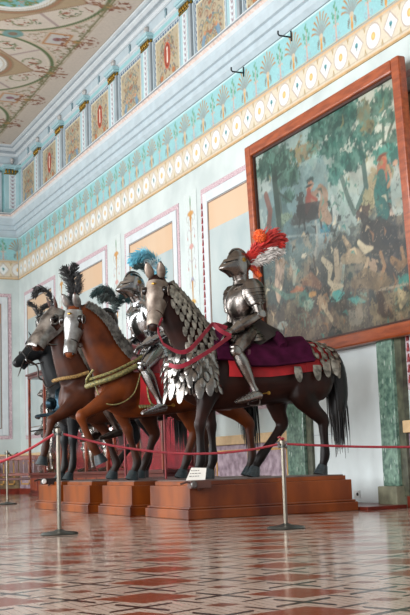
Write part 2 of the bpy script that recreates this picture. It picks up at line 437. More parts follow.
# ---- attic pilasters and painted panels
goldm = mat('gilt', '#b08a3a', .35, .8, var=.3, scale=40, bump=.4, bscale=90)
pilm = mat('pilaster_paint', '#9dbec4', .65, var=.05, scale=4)
def arabesque(kind, seed):
    c = Canvas(1.28, 1.13, .018); c.fill('#a79c84'); n = vnoise(c.U, c.V, 5, 4, seed)
    c.put(np.clip((n-.55)*6, 0, 1)*.5, '#9f9682')
    U = np.abs(c.U-.64); V = c.V
    cols = ['#76503f', '#5c6b60', '#8c5f45', '#52697a', '#9c8450', '#6b5c50']
    rr = random.Random(seed)
    for k in range(26):
        x = rr.uniform(.06, .46); y = rr.uniform(.12, 1.0); r = rr.uniform(.04, .1)
        pts = [(x+r*math.cos(a)*(1-.06*i), y+r*math.sin(a)*(1-.06*i)) for i, a in enumerate([j*.8 for j in range(7)])]
        c.line(pts, [.018]*6+[.03], cols[k % 6], U, V, al=.85)
    for k in range(34):
        x = rr.uniform(.04, .5); y = rr.uniform(.1, 1.03); c.ell(x, y, rr.uniform(.012, .035), rr.uniform(.012, .035), cols[rr.randrange(6)], U=U, V=V, al=.9)
    if kind == 0:
        c.line([(0, .1), (0, 1.0)], [.06, .03], '#a08a6c', U, V)
        for y in (.25, .5, .75): c.line([(0, y), (.16, y+.12), (.3, y+.06)], [.03, .03, .012], '#6e8078', U, V)
        for y in (.35, .62, .88): c.ell(0, y, .07, .035, '#8e5f4a', U=U, V=V)
        c.ell(.3, .28, .07, .12, '#5d86a0', rot=.5, U=U, V=V, al=.8); c.ell(.24, .4, .04, .04, '#b9835e', U=U, V=V)
    else:
        c.ell(0, .62, .15, .26, '#b5482e', U=U, V=V); c.ell(0, .62, .12, .225, '#6e2b20', U=U, V=V); c.ell(0, .62, .09, .19, '#a5523c', U=U, V=V)
        c.line([(0, .5), (0, .74)], [.05, .03], '#e0ddd0', U, V); c.ell(0, .76, .03, .03, '#e0ddd0', U=U, V=V)
        c.ell(.28, .25, .07, .05, '#a8693f', U=U, V=V)
    # border: white line, dentils of dark blue
    e = np.minimum(np.minimum(c.U, c.w-c.U), np.minimum(c.V, c.h-c.V))
    c.put(c.inside(e-.075), '#b9c4c6')
    chk = ((np.floor((c.U+.01)/.06)+np.floor((c.V+.01)/.06)) % 2)
    c.put(c.inside(np.abs(e-.04)-.03)*(.35+.65*chk), '#35506e')
    c.put(c.inside(np.abs(e-.085)-.01), '#d9cfae')
    return c
pcanv = [arabesque(k % 2, 11+k) for k in range(4)]
def pil_strip():
    c = Canvas(.2, 1.0, .018); c.fill('#c3ccd0'); U = np.abs(c.U-.1)
    for y in np.arange(.06, 1, .11):
        c.ell(.0, y, .035, .03, '#8d7f88', U=U, V=c.V); c.line([(0, y), (.06, y+.05)], .014, '#97868a', U, c.V)
    c.put(c.inside(np.minimum(c.U, c.w-c.U)-.012), '#e4e8e8'); return c
pst = pil_strip()
def bay(place, k):
    """place(u, p, z): along the wall, projection, height -> xyz ; the bay's pilaster starts at u=0, panel after it"""
    mb = MB()
    def bx(u0, u1, p0, p1, z0, z1, kk=0):
        a = place(u0, p0, z0); b_ = place(u1, p1, z1)
        mb.box(tuple(map(min, a, b_)), tuple(map(max, a, b_)), kk)
    bx(.0, .52, 0, .13, 7.6, 7.74); bx(.04, .48, 0, .09, 7.74, 8.74)
    bx(-.02, .54, 0, .18, 8.93, 9.0); bx(.0, .52, 0, .15, 8.89, 8.93); bx(.0, .1, 0, .10, 7.74, 8.80, 1)
    trim(mb, [pilm, greym], smooth=False, bevel=.008)
    mb = MB()
    a = place(.03, 0, 8.74); b_ = place(.49, .11, 8.77)
    mb.box(tuple(map(min, a, b_)), tuple(map(max, a, b_)))
    for i in range(5):
        q = place(.08+.09*i, .10, 8.83); mb.sphere(q, (.034, .034, .06), 8)
    q = place(.04, .05, 8.83); mb.sphere(q, (.034, .034, .06), 8)
    trim(mb, goldm, bevel=.006)
    mb = MB()
    q = place(.26, .05, 9.15); mb.sphere(q, (.06, .07, .075), 10); mb.sphere((q[0], q[1], q[2]-.07), (.04, .04, .05), 8)
    trim(mb, mat('mask_plaster', '#b9b7b4', .7, var=.2, scale=30))
    mb = MB(); q = place(1.24, .04, 9.12); mb.lathe([(.005, -.13), (.03, -.08), (.018, 0), (.035, .05), (.01, .1)], q, 8)
    trim(mb, mat('pendant_paint', '#7f98a0', .7))
    trim_n[0] += 1
    pst.mesh('trim_%d' % trim_n[0], lambda U, V: place(.16+U, .094, 7.76+V*.96), paint)
    trim_n[0] += 1
    pcanv[(k % 2)+2*((k//2) % 2)].mesh('trim_%d' % trim_n[0], lambda U, V: place(.60+U, .035, 7.66+V), paint)
    mb = MB()
    for (u0, u1, z0, z1) in ((.56, .6, 7.62, 8.83), (1.88, 1.92, 7.62, 8.83), (.56, 1.92, 8.79, 8.83), (.56, 1.92, 7.62, 7.66)):
        a = place(u0, .02, z0); b_ = place(u1, .06, z1); mb.box(tuple(map(min, a, b_)), tuple(map(max, a, b_)))
    trim(mb, palem, smooth=False)
for k in range(15):
    y0 = YB+.0-1.95*(k+1)+.03
    # going towards the camera: panel then pilaster; u measured from the camera side
    bay(lambda u, p, z, y0=y0: (XW-p, y0+u-.52+.0, z) if not hasattr(u, 'shape') else (np.full_like(u, XW-p), y0+u-.52, z), k)
mb = MB(); mb.box((XW-.09, YB-.4, 7.6), (XW, YB, 8.74)); mb.box((XW-.15, YB-.42, 8.86), (XW, YB, 8.94)); trim(mb, pilm, smooth=False)
for k in range(3):
    x0 = XW-.42-1.95*(k)
    bay(lambda u, p, z, x0=x0: (x0+.5-u, YB-p, z) if not hasattr(u, 'shape') else (x0+.5-u, np.full_like(u, YB-p), z), k)

# ---- big framed fields on the walls
purp = mat('mauve_band', '#9a7f88', .75, var=.25, scale=40, col2='#c9b6ba')
ochm = mat('ochre_marbling', '#c2a98e', .6, var=.12, scale=1.2, col2='#c0a284', stretch=(1, 1, .25))
gmar = mat('grey_marbling', '#97a5a6', .6, var=.15, scale=1.6, col2='#aab4b3', stretch=(1, 1, .6))
redt = mat('red_line_paint', '#a8474a', .7, var=.3, scale=40)
def field(place, u0, u1, z0, z1, zs):
    """zs = height where the grey marbling gives way to the ochre"""
    def frame(mb, a, b_, c, d, w, p):
        for (p0, p1, q0, q1) in ((a, a+w, c, d), (b_-w, b_, c, d), (a+w, b_-w, c, c+w), (a+w, b_-w, d-w, d)):
            A = place(p0, 0, q0); B = place(p1, p, q1); mb.box(tuple(map(min, A, B)), tuple(map(max, A, B)))
    mb = MB(); frame(mb, u0, u1, z0, z1, .09, .012); trim(mb, purp, smooth=False)
    mb = MB(); frame(mb, u0+.1, u1-.1, z0+.1, z1-.1, .17, .03); trim(mb, whitem, smooth=False, bevel=.01)
    mb = MB(); frame(mb, u0+.285, u1-.285, z0+.285, z1-.285, .02, .02); trim(mb, mat('brown_line', '#8a7468', .7), smooth=False)
    for (za, zb, m) in ((zs, z1-.3, ochm), (z0+.3, zs, gmar)):
        A = place(u0+.3, 0, za); B = place(u1-.3, .01, zb); mb = MB().box(tuple(map(min, A, B)), tuple(map(max, A, B))); trim(mb, m, smooth=False)
PR = lambda u, p, z: (XW-p, u, z)
PBk = lambda u, p, z: (u, YB-p, z)
for (a, b_) in ((14.42, 17.2), (18.2, 21.05), (22.15, 24.95), (26.0, 28.85)): field(PR, a, b_, 1.42, 5.36, 4.58)
field(PR, 8.45, 11.30, 1.42, 5.36, 4.58); field(PR, 4.5, 7.35, 1.42, 5.36, 4.58); field(PR, .6, 3.45, 1.42, 5.36, 4.58)
for (a, b_) in ((4.9, 7.66), (1.0, 3.8)): field(PBk, a, b_, 1.45, 5.4, 4.58)
# red-and-white pearl strips down the inner edges
for (y, z0, z1) in ((11.24, 1.5, 5.2), (14.50, 1.5, 5.2), (17.15, 1.5, 5.2)):
    mb = MB()
    n = int((z1-z0)/.13)
    for i in range(n): mb.prism([(y-.028, z0+i*.13), (y+.028, z0+i*.13), (y, z0+i*.13+.10)], 0, XW-.03, XW-.012)
    trim(mb, redt, smooth=False)
# painted candelabra between the fields
def candel():
    c = Canvas(.56, 3.6, .02); c.fill('#bec8c6'); U = c.U-.28; A = np.abs(U); V = c.V
    c.line([(0, 0), (0, 3.4)], .034, '#8f7c62', U, V)
    for (y, w, col) in ((3.2, .13, '#b5884c'), (3.12, .05, '#c79a5e'), (2.6, .09, '#b98f88'), (2.0, .06, '#8c8a9a'), (1.6, .12, '#bf9a4e'), (1.5, .06, '#c79a5e'), (.9, .1, '#9a7a6a'), (.4, .12, '#a88a5c')):
        c.ell(0, y, w, .05, col, U=U, V=V); c.line([(w, y), (w+.05, y-.06), (w+.02, y-.14)], .013, '#8b7e7a', A, V)
    c.ell(0, 3.42, .025, .09, '#5f8468', U=U, V=V)
    for y in (3.2, 2.0, .9): c.line([(0, y-.05), (0, y-.38)], [.07, .02], '#a8783c', U, V)
    for y in (2.85, 2.3, 1.25, .65):
        c.line([(0, y), (.1, y+.08), (.17, y+.02), (.15, y-.06)], .014, '#9b8f9b', A, V); c.ell(.15, y-.09, .02, .03, '#a8706a', U=A, V=V)
        c.line([(.13, y-.1), (.13, y-.45)], .009, '#a9b0b4', A, V)
    return c
cc = candel()
for y in (17.68, 21.58, 25.48, 29.1):
    if y > 29: continue
    trim_n[0] += 1
    cc.mesh('trim_%d' % trim_n[0], lambda U, V, y=y: (np.full_like(U, XW-.006), y-.28+U, 1.85+V), paint)
# mauve dado with gold frames, cream rail and plinth
dado = mat('mauve_marble', '#b29fa9', .45, var=.3, scale=9, col2='#7b6672', bump=.05)
cream = mat('cream_rail', '#d3b489', .5, var=.1, scale=6)
gold2 = mat('ochre_frame', '#c99b55', .5, var=.1)
def dado_run(place, a, b_, step, dm=dado):
    def bx(mb, u0, u1, p0, p1, z0, z1):
        A = place(u0, p0, z0); B = place(u1, p1, z1); mb.box(tuple(map(min, A, B)), tuple(map(max, A, B)))
    mb = MB(); bx(mb, a, b_, 0, .03, .1, .9); trim(mb, dm, smooth=False)
    mb = MB(); bx(mb, a, b_, 0, .09, .9, 1.05); trim(mb, cream, smooth=False, bevel=.012)
    mb = MB(); bx(mb, a, b_, 0, .08, 0, .14); o = struct('baseboard_%s' % ('right' if place is PR else 'back'), mb, mat('red_skirting', '#7c2c1c', .45, var=.2), smooth=False)
    u = a+.1
    while u < b_-.3:
        u1 = min(u+step, b_-.05); mb = MB()
        for (p0, p1, q0, q1) in ((u, u+.035, .24, .82), (u1-.035-.08, u1-.08, .24, .82), (u, u1-.08, .24, .275), (u, u1-.08, .785, .82)): bx(mb, p0, p1, .03, .04, q0, q1)
        trim(mb, gold2, smooth=False); u += step
dado_run(PR, 14.3, YB, 1.28); dado_run(PR, YF, 11.36, 1.0)
dado_run(PBk, XL, XW-.05, 1.9, mat('olive_marble', '#8a7a58', .5, var=.4, scale=5, col2='#5e4a3c'))
# blind doorway: white niche between green marble pilasters
gm = mat('green_marble', '#7d9c8a', .3, var=.45, scale=16, col2='#46645a', bump=.03, coat=.3)
gsp = gm.node_tree
vor = gsp.nodes.new('ShaderNodeTexVoronoi'); vor.inputs['Scale'].default_value = 9
lt = gsp.nodes.new('ShaderNodeMath'); lt.operation = 'LESS_THAN'; lt.inputs[1].default_value = .17
gsp.links.new(vor.outputs['Distance'], lt.inputs[0])
mixn = gsp.nodes.new('ShaderNodeMix'); mixn.data_type = 'RGBA'; mixn.inputs[7].default_value = (*lin('#c6d2c8'), 1)
gsp.links.new(lt.outputs[0], mixn.inputs[0]); old = gsp.nodes['Principled BSDF'].inputs['Base Color'].links[0].from_socket
gsp.links.new(old, mixn.inputs[6]); gsp.links.new(mixn.outputs[2], gsp.nodes['Principled BSDF'].inputs['Base Color'])
gdark = mat('olive_stone', '#5c5f4c', .5, var=.35, scale=9, col2='#3c3d33')
beige = mat('beige_stone', '#8f8f78', .6, var=.2, scale=6)
for (a, b_) in ((11.42, 11.80), (13.72, 14.26)):
    mb = MB(); mb.box((XW-.12, a+.04, .26), (XW, b_-.0, 2.10)); trim(mb, gm, smooth=False, bevel=.012)
    mb = MB(); mb.box((XW-.19, a, 0), (XW, b_+.03, .26)); trim(mb, beige, smooth=False, bevel=.012)
    mb = MB(); mb.box((XW-.07, a-.10, .14), (XW, a+.04, 2.10)); trim(mb, gdark, smooth=False)
mb = MB(); mb.box((XW-.03, 11.8, .0), (XW-.005, 13.72, 4.9))
o = struct('door_1', mb, mat('door_paint', '#d3dcdc', .4, var=.05, scale=2), smooth=False)
mb = MB(); mb.box((XW-.04, 13.05, .28), (XW-.03, 13.7, .30)); mb.box((XW-.04, 13.05, .95), (XW-.03, 13.7, .955)); mb.build('door_seam', greym, o, smooth=False)
# low red step in front of the doorway
mb = MB(); mb.prism([(7.14, 11.20), (7.75, 11.28), (XW-.20, 11.40), (XW-.20, 11.84), (XW-.04, 11.86), (XW-.04, 13.68), (7.14, 13.68)], 2, 0, .045)
tag(mb.build('wooden_platform', mat('red_floorboard', '#6e2619', .35, var=.2, scale=6), smooth=False, bevel=.006), 'low red wooden platform on the floor before the white doorway', 'platform')
# socket
o = thing('wall_socket', 'small white wall socket low on the white doorway', 'socket', (XW-.03, 12.55, .1))
MB().box((-.02, -.07, 0), (0, .07, .1)).build('cover_plate', mat('socket_white', '#d9dbd8', .4), o, smooth=False, bevel=.004)
MB().lathe([(.022, 0), (.022, .008)], n=12).xform(Matrix.Translation((-.02, -.03, .05)) @ Matrix.Rotation(-PI/2, 4, 'Y')).build('plug', mat('plug_dark', '#2a2a2a', .4), o)

# ---- ceiling painting
def ceiling_canvas():
    X0, Y0, w, h = 2.6, 15.6, 5.0, 13.6
    c = Canvas(w, h, .032); c.fill('#bfb4a7'); X = c.U+X0; Y = c.V+Y0
    c.C *= (0.93+.14*vnoise(X, Y, 1.3, 4, 2))[..., None]
    P = 3.92; yc = (Y-19.45+P/2) % P-P/2; xc = X-5.15
    k = np.round((Y-19.45-yc)/P)
    r = np.hypot(xc, yc); th = np.arctan2(yc, xc)
    R = 1.86
    # corners between the circles: mauve-grey lozenges
    out = c.inside(R+.06-r)*c.inside(xc-1.72)
    c.put(out, '#c0b3a6')
    for d, col, wd in ((0, '#56663f', .085), (.075, '#b7a48c', .04), (-.09, '#c9bfae', .03)):
        c.put(c.inside(np.abs(r-R-d)-wd/2)*c.inside(xc-1.95), col)
    sec = np.abs(((th/(PI/4)) % 1)-.5)        # sectors
    arc = c.inside(np.abs(((th+PI/8) % (PI/4))-PI/8)*r-.035)*c.inside(r-1.83)*c.inside(.98-r)
    c.put(arc, '#9b8a86')
    # sprays, figures and garlands in the sectors
    ta = (th % (PI/4))-PI/8; lx = ta*r; ly = r
    n1 = vnoise(X, Y, 9, 3, 8); n2 = vnoise(X, Y, 14, 3, 9)
    band = c.inside(np.abs(r-1.45)-.13)*c.inside(np.abs(ta)-.25)
    c.put(band*np.clip((n1-.60)*14, 0, 1), '#8d5a44'); c.put(band*np.clip((n2-.64)*14, 0, 1), '#5d6f56')
    c.put(c.inside(np.abs(np.hypot(lx, ly-1.42)-.2)-.022)*np.clip((n2-.35)*9, 0, 1), '#6d7550')
    # centre medallion
    sq = np.abs(xc)+np.abs(yc); c.put(c.inside((sq-1.5)*.7), '#a08c70'); c.put(c.inside(np.abs(sq-1.5)*.7-.02), '#8c6f55')
    c.put(c.inside(r-1.02), '#8a765c'); c.put(c.inside(np.abs(r-.95)-.02), '#9a6a50'); c.put(c.inside(r-.86), '#cfd0cc'); c.put(c.inside(np.abs(r-.80)-.015), '#b0a088')
    mm = c.inside(r-.68); c.put(mm, '#6fa3a6'); c.put(mm*np.clip((n1-.5)*9, 0, 1)*(k % 2 == 0), '#5b7a48'); c.put(mm*np.clip((n2-.6)*9, 0, 1), '#a87a5a')
    mm = c.inside(r-.68)*(k % 2 == 1); c.put(mm, '#cdcbc4'); c.put(mm*np.clip((n2-.55)*9, 0, 1)*.6, '#9aa7a6')
    # spandrels with square pictures
    ys = (Y-19.45-P/2+P/2) % P-P/2; xs = X-6.62
    tri = c.inside(R+.12-r)
    tri = tri*c.inside(np.abs(xs+.2)-.72)
    c.put(tri*np.clip((n2-.53)*12, 0, 1)*.8, '#8a8368'); c.put(tri*np.clip((n1-.66)*12, 0, 1)*.8, '#8f4f3c')
    d = np.maximum(np.abs(xs), np.abs(ys)*.8)
    c.put(c.inside(d-.30), '#bcae9d'); c.put(c.inside(np.abs(d-.23)-.03), '#a97c52'); c.put(c.inside(d-.2), '#b3b0ac'); c.put(c.inside(np.hypot(xs, ys)-.1), '#86606a')
    c.ell(6.62-2.6-.75, 0, .01, .01, '#8a7468')
    dd = np.hypot(xs+.95, ys*1.1); c.put(c.inside(dd-.22)*.9, '#5f8a88'); c.put(c.inside(dd-.1), '#7a6a58')
    # long brown line with sprays beside the cornice
    c.put(c.inside(np.abs(X-7.08)-.022), '#6c6a45'); c.put(c.inside(np.abs(X-7.14)-.012), '#a08c74')
    c.put(c.inside(X*-1+7.2), '#bdb1a4')
    for off in (0, P/2):
        yy = (Y-19.45+off+P/2) % P-P/2; q = X-7.05
        sp = c.inside(np.hypot(q*.9, yy)-.42)*np.clip((n2-.56)*16, 0, 1); c.put(sp, '#7f4f3c')
        sp = c.inside(np.abs(yy)-.05)*c.inside(np.abs(q)-.36); c.put(sp*np.clip((n1-.35)*9, 0, 1), '#8a6248'); c.put(c.inside(np.hypot(q, yy)-.09), '#9c7a4a')
        sp = c.inside(np.abs(q)-.07)*c.inside(np.abs(yy)-.8)*np.clip((n2-.48)*12, 0, 1); c.put(sp, '#6f6a48')
    return c, X0, Y0
c_, cx0, cy0 = ceiling_canvas()
trim_n[0] += 1
c_.mesh('trim_%d' % trim_n[0], lambda U, V: (cx0+U, cy0+V, np.full_like(U, ZC-.01)), mat_paint('ceiling_painting', .8))

# ------------------------------------------------------------------ the big hunting picture
woodm = mat('mahogany_frame', '#9a4a22', .38, var=.3, scale=3, stretch=(6, 1, 6), coat=.3, bump=.06, bscale=30, col2='#78320f')
def hunting_picture():
    W_, H_ = 4.27, 3.38
    c = Canvas(W_, H_, .0155); c.fill('#8b9a98'); V = c.V/H_; U = c.U/W_
    c.put(np.clip((V-.45)*2.2, 0, 1), '#a2aca6'); c.put(np.clip((.50-V)*4, 0, 1), '#3b3833')
    n = vnoise(c.U, c.V, 1.4, 5, 21); c.put(np.clip((n-.5)*5, 0, 1)*.55*(V < .75), '#566a6c'); c.put(np.clip((.48-n)*5, 0, 1)*.4, '#7d7468')
    els = [('e', 0.91, 2.16, 0.6, 0.67, '#6b8083', 0.6, 1),
('e', 1.62, 2.59, 0.55, 0.26, '#a5aea6', 0.6, 1),
('e', 2.39, 1.98, 0.4, 0.29, '#8ea09e', 0.6, 1),
('e', 2.5, 3.13, 2.03, 0.55, '#9aa7a0'),
('e', 3.71, 2.9, 0.53, 0.76, '#b2b4a6'),
('e', 2.84, 2.62, 0.7, 0.6, '#a9ab9c'),
('e', 1.62, 2.66, 0.94, 0.58, '#7d938f'),
('e', 1.58, 2.23, 1.07, 0.43, '#6f8788'),
('e', 2.76, 1.82, 0.71, 0.4, '#98a59c'),
('e', 3.68, 1.55, 0.59, 0.5, '#6b6d5c'),
('e', 2.27, 0.69, 2.03, 0.81, '#4b4a42'),
('e', 1.15, 0.71, 0.84, 0.58, '#5a5049'),
('e', 0.76, 1.52, 0.89, 0.67, '#48605f'),
('e', 2.82, 1.14, 0.7, 0.39, '#434b47'),
('e', 3.75, 1.09, 0.52, 0.56, '#3f4341'),
('e', 1.55, 0.37, 0.81, 0.25, '#7b6656'),
('e', 1.54, 1.74, 0.81, 0.19, '#57676a'),
('e', 2.86, 0.28, 0.57, 0.23, '#6f6657'),
('e', 3.67, 0.36, 0.52, 0.22, '#7e7259'),
('e', 3.81, 0.65, 0.33, 0.09, '#3a8176'),
('e', 2.82, 0.61, 0.28, 0.1, '#4d9088'),
('e', 3.6, 0.74, 0.26, 0.18, '#4a4440'),
('e', 3.48, 0.7, 0.18, 0.07, '#70644e'),
('l', [(0.76, 2.97), (0.78, 2.5), (0.83, 1.99)], 0.22, '#56625a'),
('l', [(0.43, 2.51), (0.54, 2.25), (0.45, 2.04)], 0.14, '#7c5a50'),
('e', 0.8, 2.99, 0.43, 0.27, '#5c7268', 0.5),
('e', 0.46, 2.89, 0.29, 0.15, '#4d665d', 0.5),
('e', 1.11, 2.65, 0.36, 0.14, '#4f6b60', 0.5),
('e', 1.15, 2.34, 0.2, 0.09, '#4c6a5e', 0.5),
('e', 1.64, 2.88, 0.34, 0.14, '#8a7d63', 0.5),
('e', 1.99, 2.86, 0.21, 0.11, '#6d715f', 0.5),
('l', [(3.19, 2.66), (3.25, 2.27), (3.27, 1.97), (3.03, 1.76)], 0.11, '#3f5c55'),
('l', [(2.68, 2.25), (2.8, 1.95), (2.93, 1.72)], 0.1, '#4a5f57'),
('l', [(3.8, 2.74), (3.75, 2.43), (3.81, 2.16)], 0.06, '#4c5c50'),
('l', [(4.06, 2.69), (3.89, 2.52), (3.77, 2.23)], 0.05, '#55614f'),
('e', 2.37, 3.11, 0.43, 0.15, '#4e7267', 0.55),
('e', 2.22, 3.01, 0.36, 0.12, '#3f665c', 0.55),
('e', 2.88, 3.02, 0.31, 0.17, '#326459', 0.55),
('e', 3.06, 3.07, 0.21, 0.12, '#3a6a5e', 0.55),
('e', 2.73, 2.82, 0.34, 0.16, '#2d5c53', 0.55),
('e', 3.27, 2.7, 0.27, 0.14, '#33675c', 0.55),
('e', 3.48, 2.51, 0.16, 0.11, '#3b6a60', 0.5),
('e', 2.46, 2.72, 0.33, 0.13, '#37685d', 0.55),
('e', 3.05, 2.43, 0.3, 0.16, '#2c6157', 0.55),
('e', 2.64, 2.43, 0.27, 0.16, '#35695f', 0.55),
('e', 2.5, 2.32, 0.2, 0.14, '#3f6e66', 0.5),
('e', 3.38, 2.93, 0.16, 0.15, '#76765c', 0.5),
('e', 3.46, 2.74, 0.18, 0.09, '#80795c', 0.5),
('e', 3.73, 2.92, 0.2, 0.17, '#44675a', 0.55),
('e', 3.89, 2.97, 0.17, 0.11, '#557464', 0.5),
('e', 3.96, 2.72, 0.16, 0.1, '#4e6f60', 0.5),
('e', 3.69, 2.55, 0.11, 0.05, '#4b6b5c', 0.5),
('e', 3.99, 2.43, 0.13, 0.1, '#547263', 0.5),
('e', 3.76, 2.3, 0.28, 0.11, '#3f8274', 0.5),
('e', 4.03, 2.19, 0.15, 0.13, '#35685e', 0.4),
('e', 3.49, 1.92, 0.2, 0.25, '#a09577', 0.3),
('e', 3.27, 1.77, 0.14, 0.18, '#8e8a6d', 0.3),
('e', 3.69, 2.25, 0.11, 0.04, '#7a4632'),
('e', 3.7, 2.12, 0.15, 0.1, '#94684f', 0.3),
('e', 3.63, 1.88, 0.13, 0.18, '#1f6d66', 0.3),
('e', 3.83, 1.96, 0.09, 0.2, '#2a6f6a', 0.3),
('e', 3.98, 1.86, 0.14, 0.27, '#7d8d86', 0.5),
('e', 4.01, 1.98, 0.08, 0.1, '#a37a66', 0.4),
('e', 3.73, 2.21, 0.06, 0.03, '#c39a78'),
('e', 3.84, 1.54, 0.08, 0.05, '#b9a99a'),
('e', 3.9, 1.31, 0.15, 0.13, '#474b4a', 0.4),
('e', 1.83, 2.42, 0.11, 0.04, '#3a4a47'),
('e', 1.82, 2.35, 0.09, 0.06, '#a2806a'),
('e', 1.75, 2.12, 0.13, 0.2, '#7a6055', 0.3),
('e', 2.03, 2.13, 0.24, 0.14, '#8d7463', 0.4),
('e', 2.13, 2.04, 0.16, 0.16, '#9aa39d', 0.4),
('e', 1.49, 2.14, 0.11, 0.2, '#4b4a44', 0.4),
('e', 1.64, 1.96, 0.44, 0.11, '#4c4c47', 0.3),
('e', 2.37, 1.74, 0.18, 0.19, '#3c4642', 0.3),
('e', 2.15, 1.65, 0.15, 0.09, '#3c7482', 0.3),
('l', [(1.89, 1.81), (1.89, 1.52), (1.78, 1.33)], 0.06, '#94938a'),
('e', 3.14, 1.68, 0.19, 0.11, '#4b3a33', 0.3),
('e', 3.27, 1.32, 0.32, 0.2, '#45423d', 0.35),
('e', 3.33, 1.41, 0.22, 0.1, '#5e564f', 0.4),
('e', 3.83, 1.05, 0.21, 0.14, '#3b3c3e', 0.4),
('l', [(3.71, 1.14), (3.87, 1.2)], 0.05, '#b3aa97'),
('l', [(3.96, 1.05), (3.99, 0.9)], 0.07, '#a9865f'),
('e', 1.48, 1.4, 0.08, 0.04, '#b8b3a2'),
('l', [(0.81, 1.43), (0.76, 1.22), (0.61, 0.94)], 0.14, '#a18f80'),
('l', [(1.12, 1.38), (1.04, 1.24)], 0.1, '#97887a'),
('l', [(1.75, 1.31), (1.81, 0.97), (1.9, 0.75)], 0.04, '#4a3f33'),
('l', [(2.38, 1.29), (2.37, 0.95), (2.19, 0.77)], 0.13, '#b3a68f'),
('l', [(2.52, 1.17), (2.41, 0.87)], 0.08, '#a39a88'),
('e', 1.96, 0.81, 0.23, 0.09, '#3d3630', 0.4),
('e', 1.36, 0.8, 0.23, 0.1, '#50786d', 0.5),
('e', 1.5, 0.69, 0.14, 0.07, '#8f9b8b', 0.5),
('e', 1.2, 0.94, 0.2, 0.06, '#a06a4c', 0.4),
('e', 1.65, 0.83, 0.11, 0.04, '#b08b58', 0.3),
('e', 1.92, 0.67, 0.16, 0.11, '#a48f74', 0.4),
('l', [(1.91, 0.63), (2.13, 0.41)], 0.08, '#a99c84'),
('e', 0.93, 0.67, 0.18, 0.15, '#6d6455', 0.4),
('e', 0.67, 0.51, 0.15, 0.06, '#9aa198', 0.3),
('e', 1.42, 0.5, 0.5, 0.1, '#6b594c', 0.5),
('l', [(2.57, 1.12), (2.46, 0.8), (2.34, 0.65)], 0.07, '#8fa39a'),
('e', 2.32, 0.71, 0.18, 0.07, '#58a39c', 0.4),
('l', [(3.17, 1.05), (3.04, 0.89)], 0.08, '#b09c80'),
('l', [(3.48, 1.08), (3.55, 0.9), (3.45, 0.79)], 0.07, '#9c7b5a'),
('e', 2.9, 0.73, 0.28, 0.08, '#57514a', 0.4),
('e', 3.44, 0.68, 0.2, 0.1, '#6f624c', 0.4),
('e', 3.43, 0.39, 0.13, 0.11, '#52402f', 0.35),
('e', 3.56, 0.33, 0.09, 0.08, '#7b6040', 0.3),
('e', 3.92, 0.44, 0.18, 0.09, '#9a8f6f', 0.5),
('e', 3.84, 0.36, 0.15, 0.06, '#4f4c38', 0.5),
('l', [(2.52, 0.65), (2.82, 0.66), (3.1, 0.54)], 0.05, '#3e3a34'),
('l', [(3.11, 0.69), (3.07, 0.25)], 0.06, '#565049'),
('l', [(3.29, 0.63), (4.12, 0.6)], 0.03, '#9c9280'),
('e', 2.75, 0.38, 0.21, 0.12, '#7f7a6e', 0.3),
('e', 0.96, 2.05, 0.25, 0.07, '#7b8a78', 0.4),
('l', [(1.25, 1.87), (2.74, 1.64)], 0.03, '#7f8c88'),
('l', [(0.37, 1.87), (2.35, 1.56)], 0.03, '#86928f'),
('e', 3.28, 0.93, 0.11, 0.11, '#a4907a', 0.4),
('e', 2.7, 0.96, 0.12, 0.1, '#2f4a44', 0.4),
('e', 2.95, 1.25, 0.14, 0.1, '#2f403b', 0.4),
('l', [(0.74, 3.05), (0.76, 2.58), (0.8, 1.99)], 0.16, '#3b4a44'),
('l', [(0.77, 2.66), (1.13, 2.79)], 0.05, '#3b4a44'),
('l', [(0.78, 2.5), (1.23, 2.24)], 0.04, '#42524a'),
('e', 0.47, 3.0, 0.32, 0.18, '#3c574e', 0.7),
('e', 1.04, 2.88, 0.36, 0.13, '#3f5b50', 0.7),
('e', 1.32, 2.59, 0.2, 0.12, '#476457', 0.7),
('e', 1.76, 2.31, 0.07, 0.03, '#b08d74', 0.2),
('e', 1.77, 2.35, 0.11, 0.02, '#2e3b3a', 0.2),
('l', [(1.76, 2.27), (1.71, 2.09), (1.65, 2.0)], [0.12, 0.16, 0.1], '#8a4f44'),
('l', [(1.76, 2.22), (1.97, 2.1)], 0.05, '#8a4f44'),
('l', [(1.45, 2.05), (1.79, 1.98), (2.07, 1.95), (2.21, 2.03)], [0.2, 0.26, 0.24, 0.12], '#3a3a38'),
('l', [(2.21, 2.03), (2.31, 1.97)], [0.1, 0.05], '#3a3a38'),
('l', [(1.48, 2.01), (1.4, 1.84)], 0.05, '#343634'),
('l', [(1.56, 1.98), (1.57, 1.77)], 0.05, '#343634'),
('l', [(2.01, 1.91), (2.04, 1.7)], 0.05, '#343634'),
('l', [(2.12, 1.91), (2.2, 1.7)], 0.05, '#343634'),
('l', [(2.09, 2.26), (2.19, 2.12), (2.11, 1.9), (2.26, 1.77)], [0.1, 0.2, 0.26, 0.16], '#8f7a68'),
('l', [(2.4, 2.04), (2.45, 1.82), (2.39, 1.66)], [0.08, 0.16, 0.1], '#a9b0aa'),
('e', 3.73, 2.23, 0.06, 0.04, '#b08a6c', 0.2),
('e', 3.71, 2.29, 0.11, 0.02, '#7a3f2c', 0.2),
('l', [(3.72, 2.18), (3.68, 2.0)], [0.16, 0.2], '#a2604a'),
('l', [(3.64, 2.03), (3.6, 1.83), (3.62, 1.6)], [0.2, 0.34, 0.3], '#1c6a64'),
('l', [(3.81, 2.12), (3.88, 1.95), (3.78, 1.87)], 0.06, '#b08a6c'),
('l', [(3.98, 2.08), (3.96, 1.87), (3.97, 1.61)], [0.12, 0.26, 0.3], '#98a39c'),
('e', 3.98, 2.12, 0.06, 0.04, '#b8937a', 0.2),
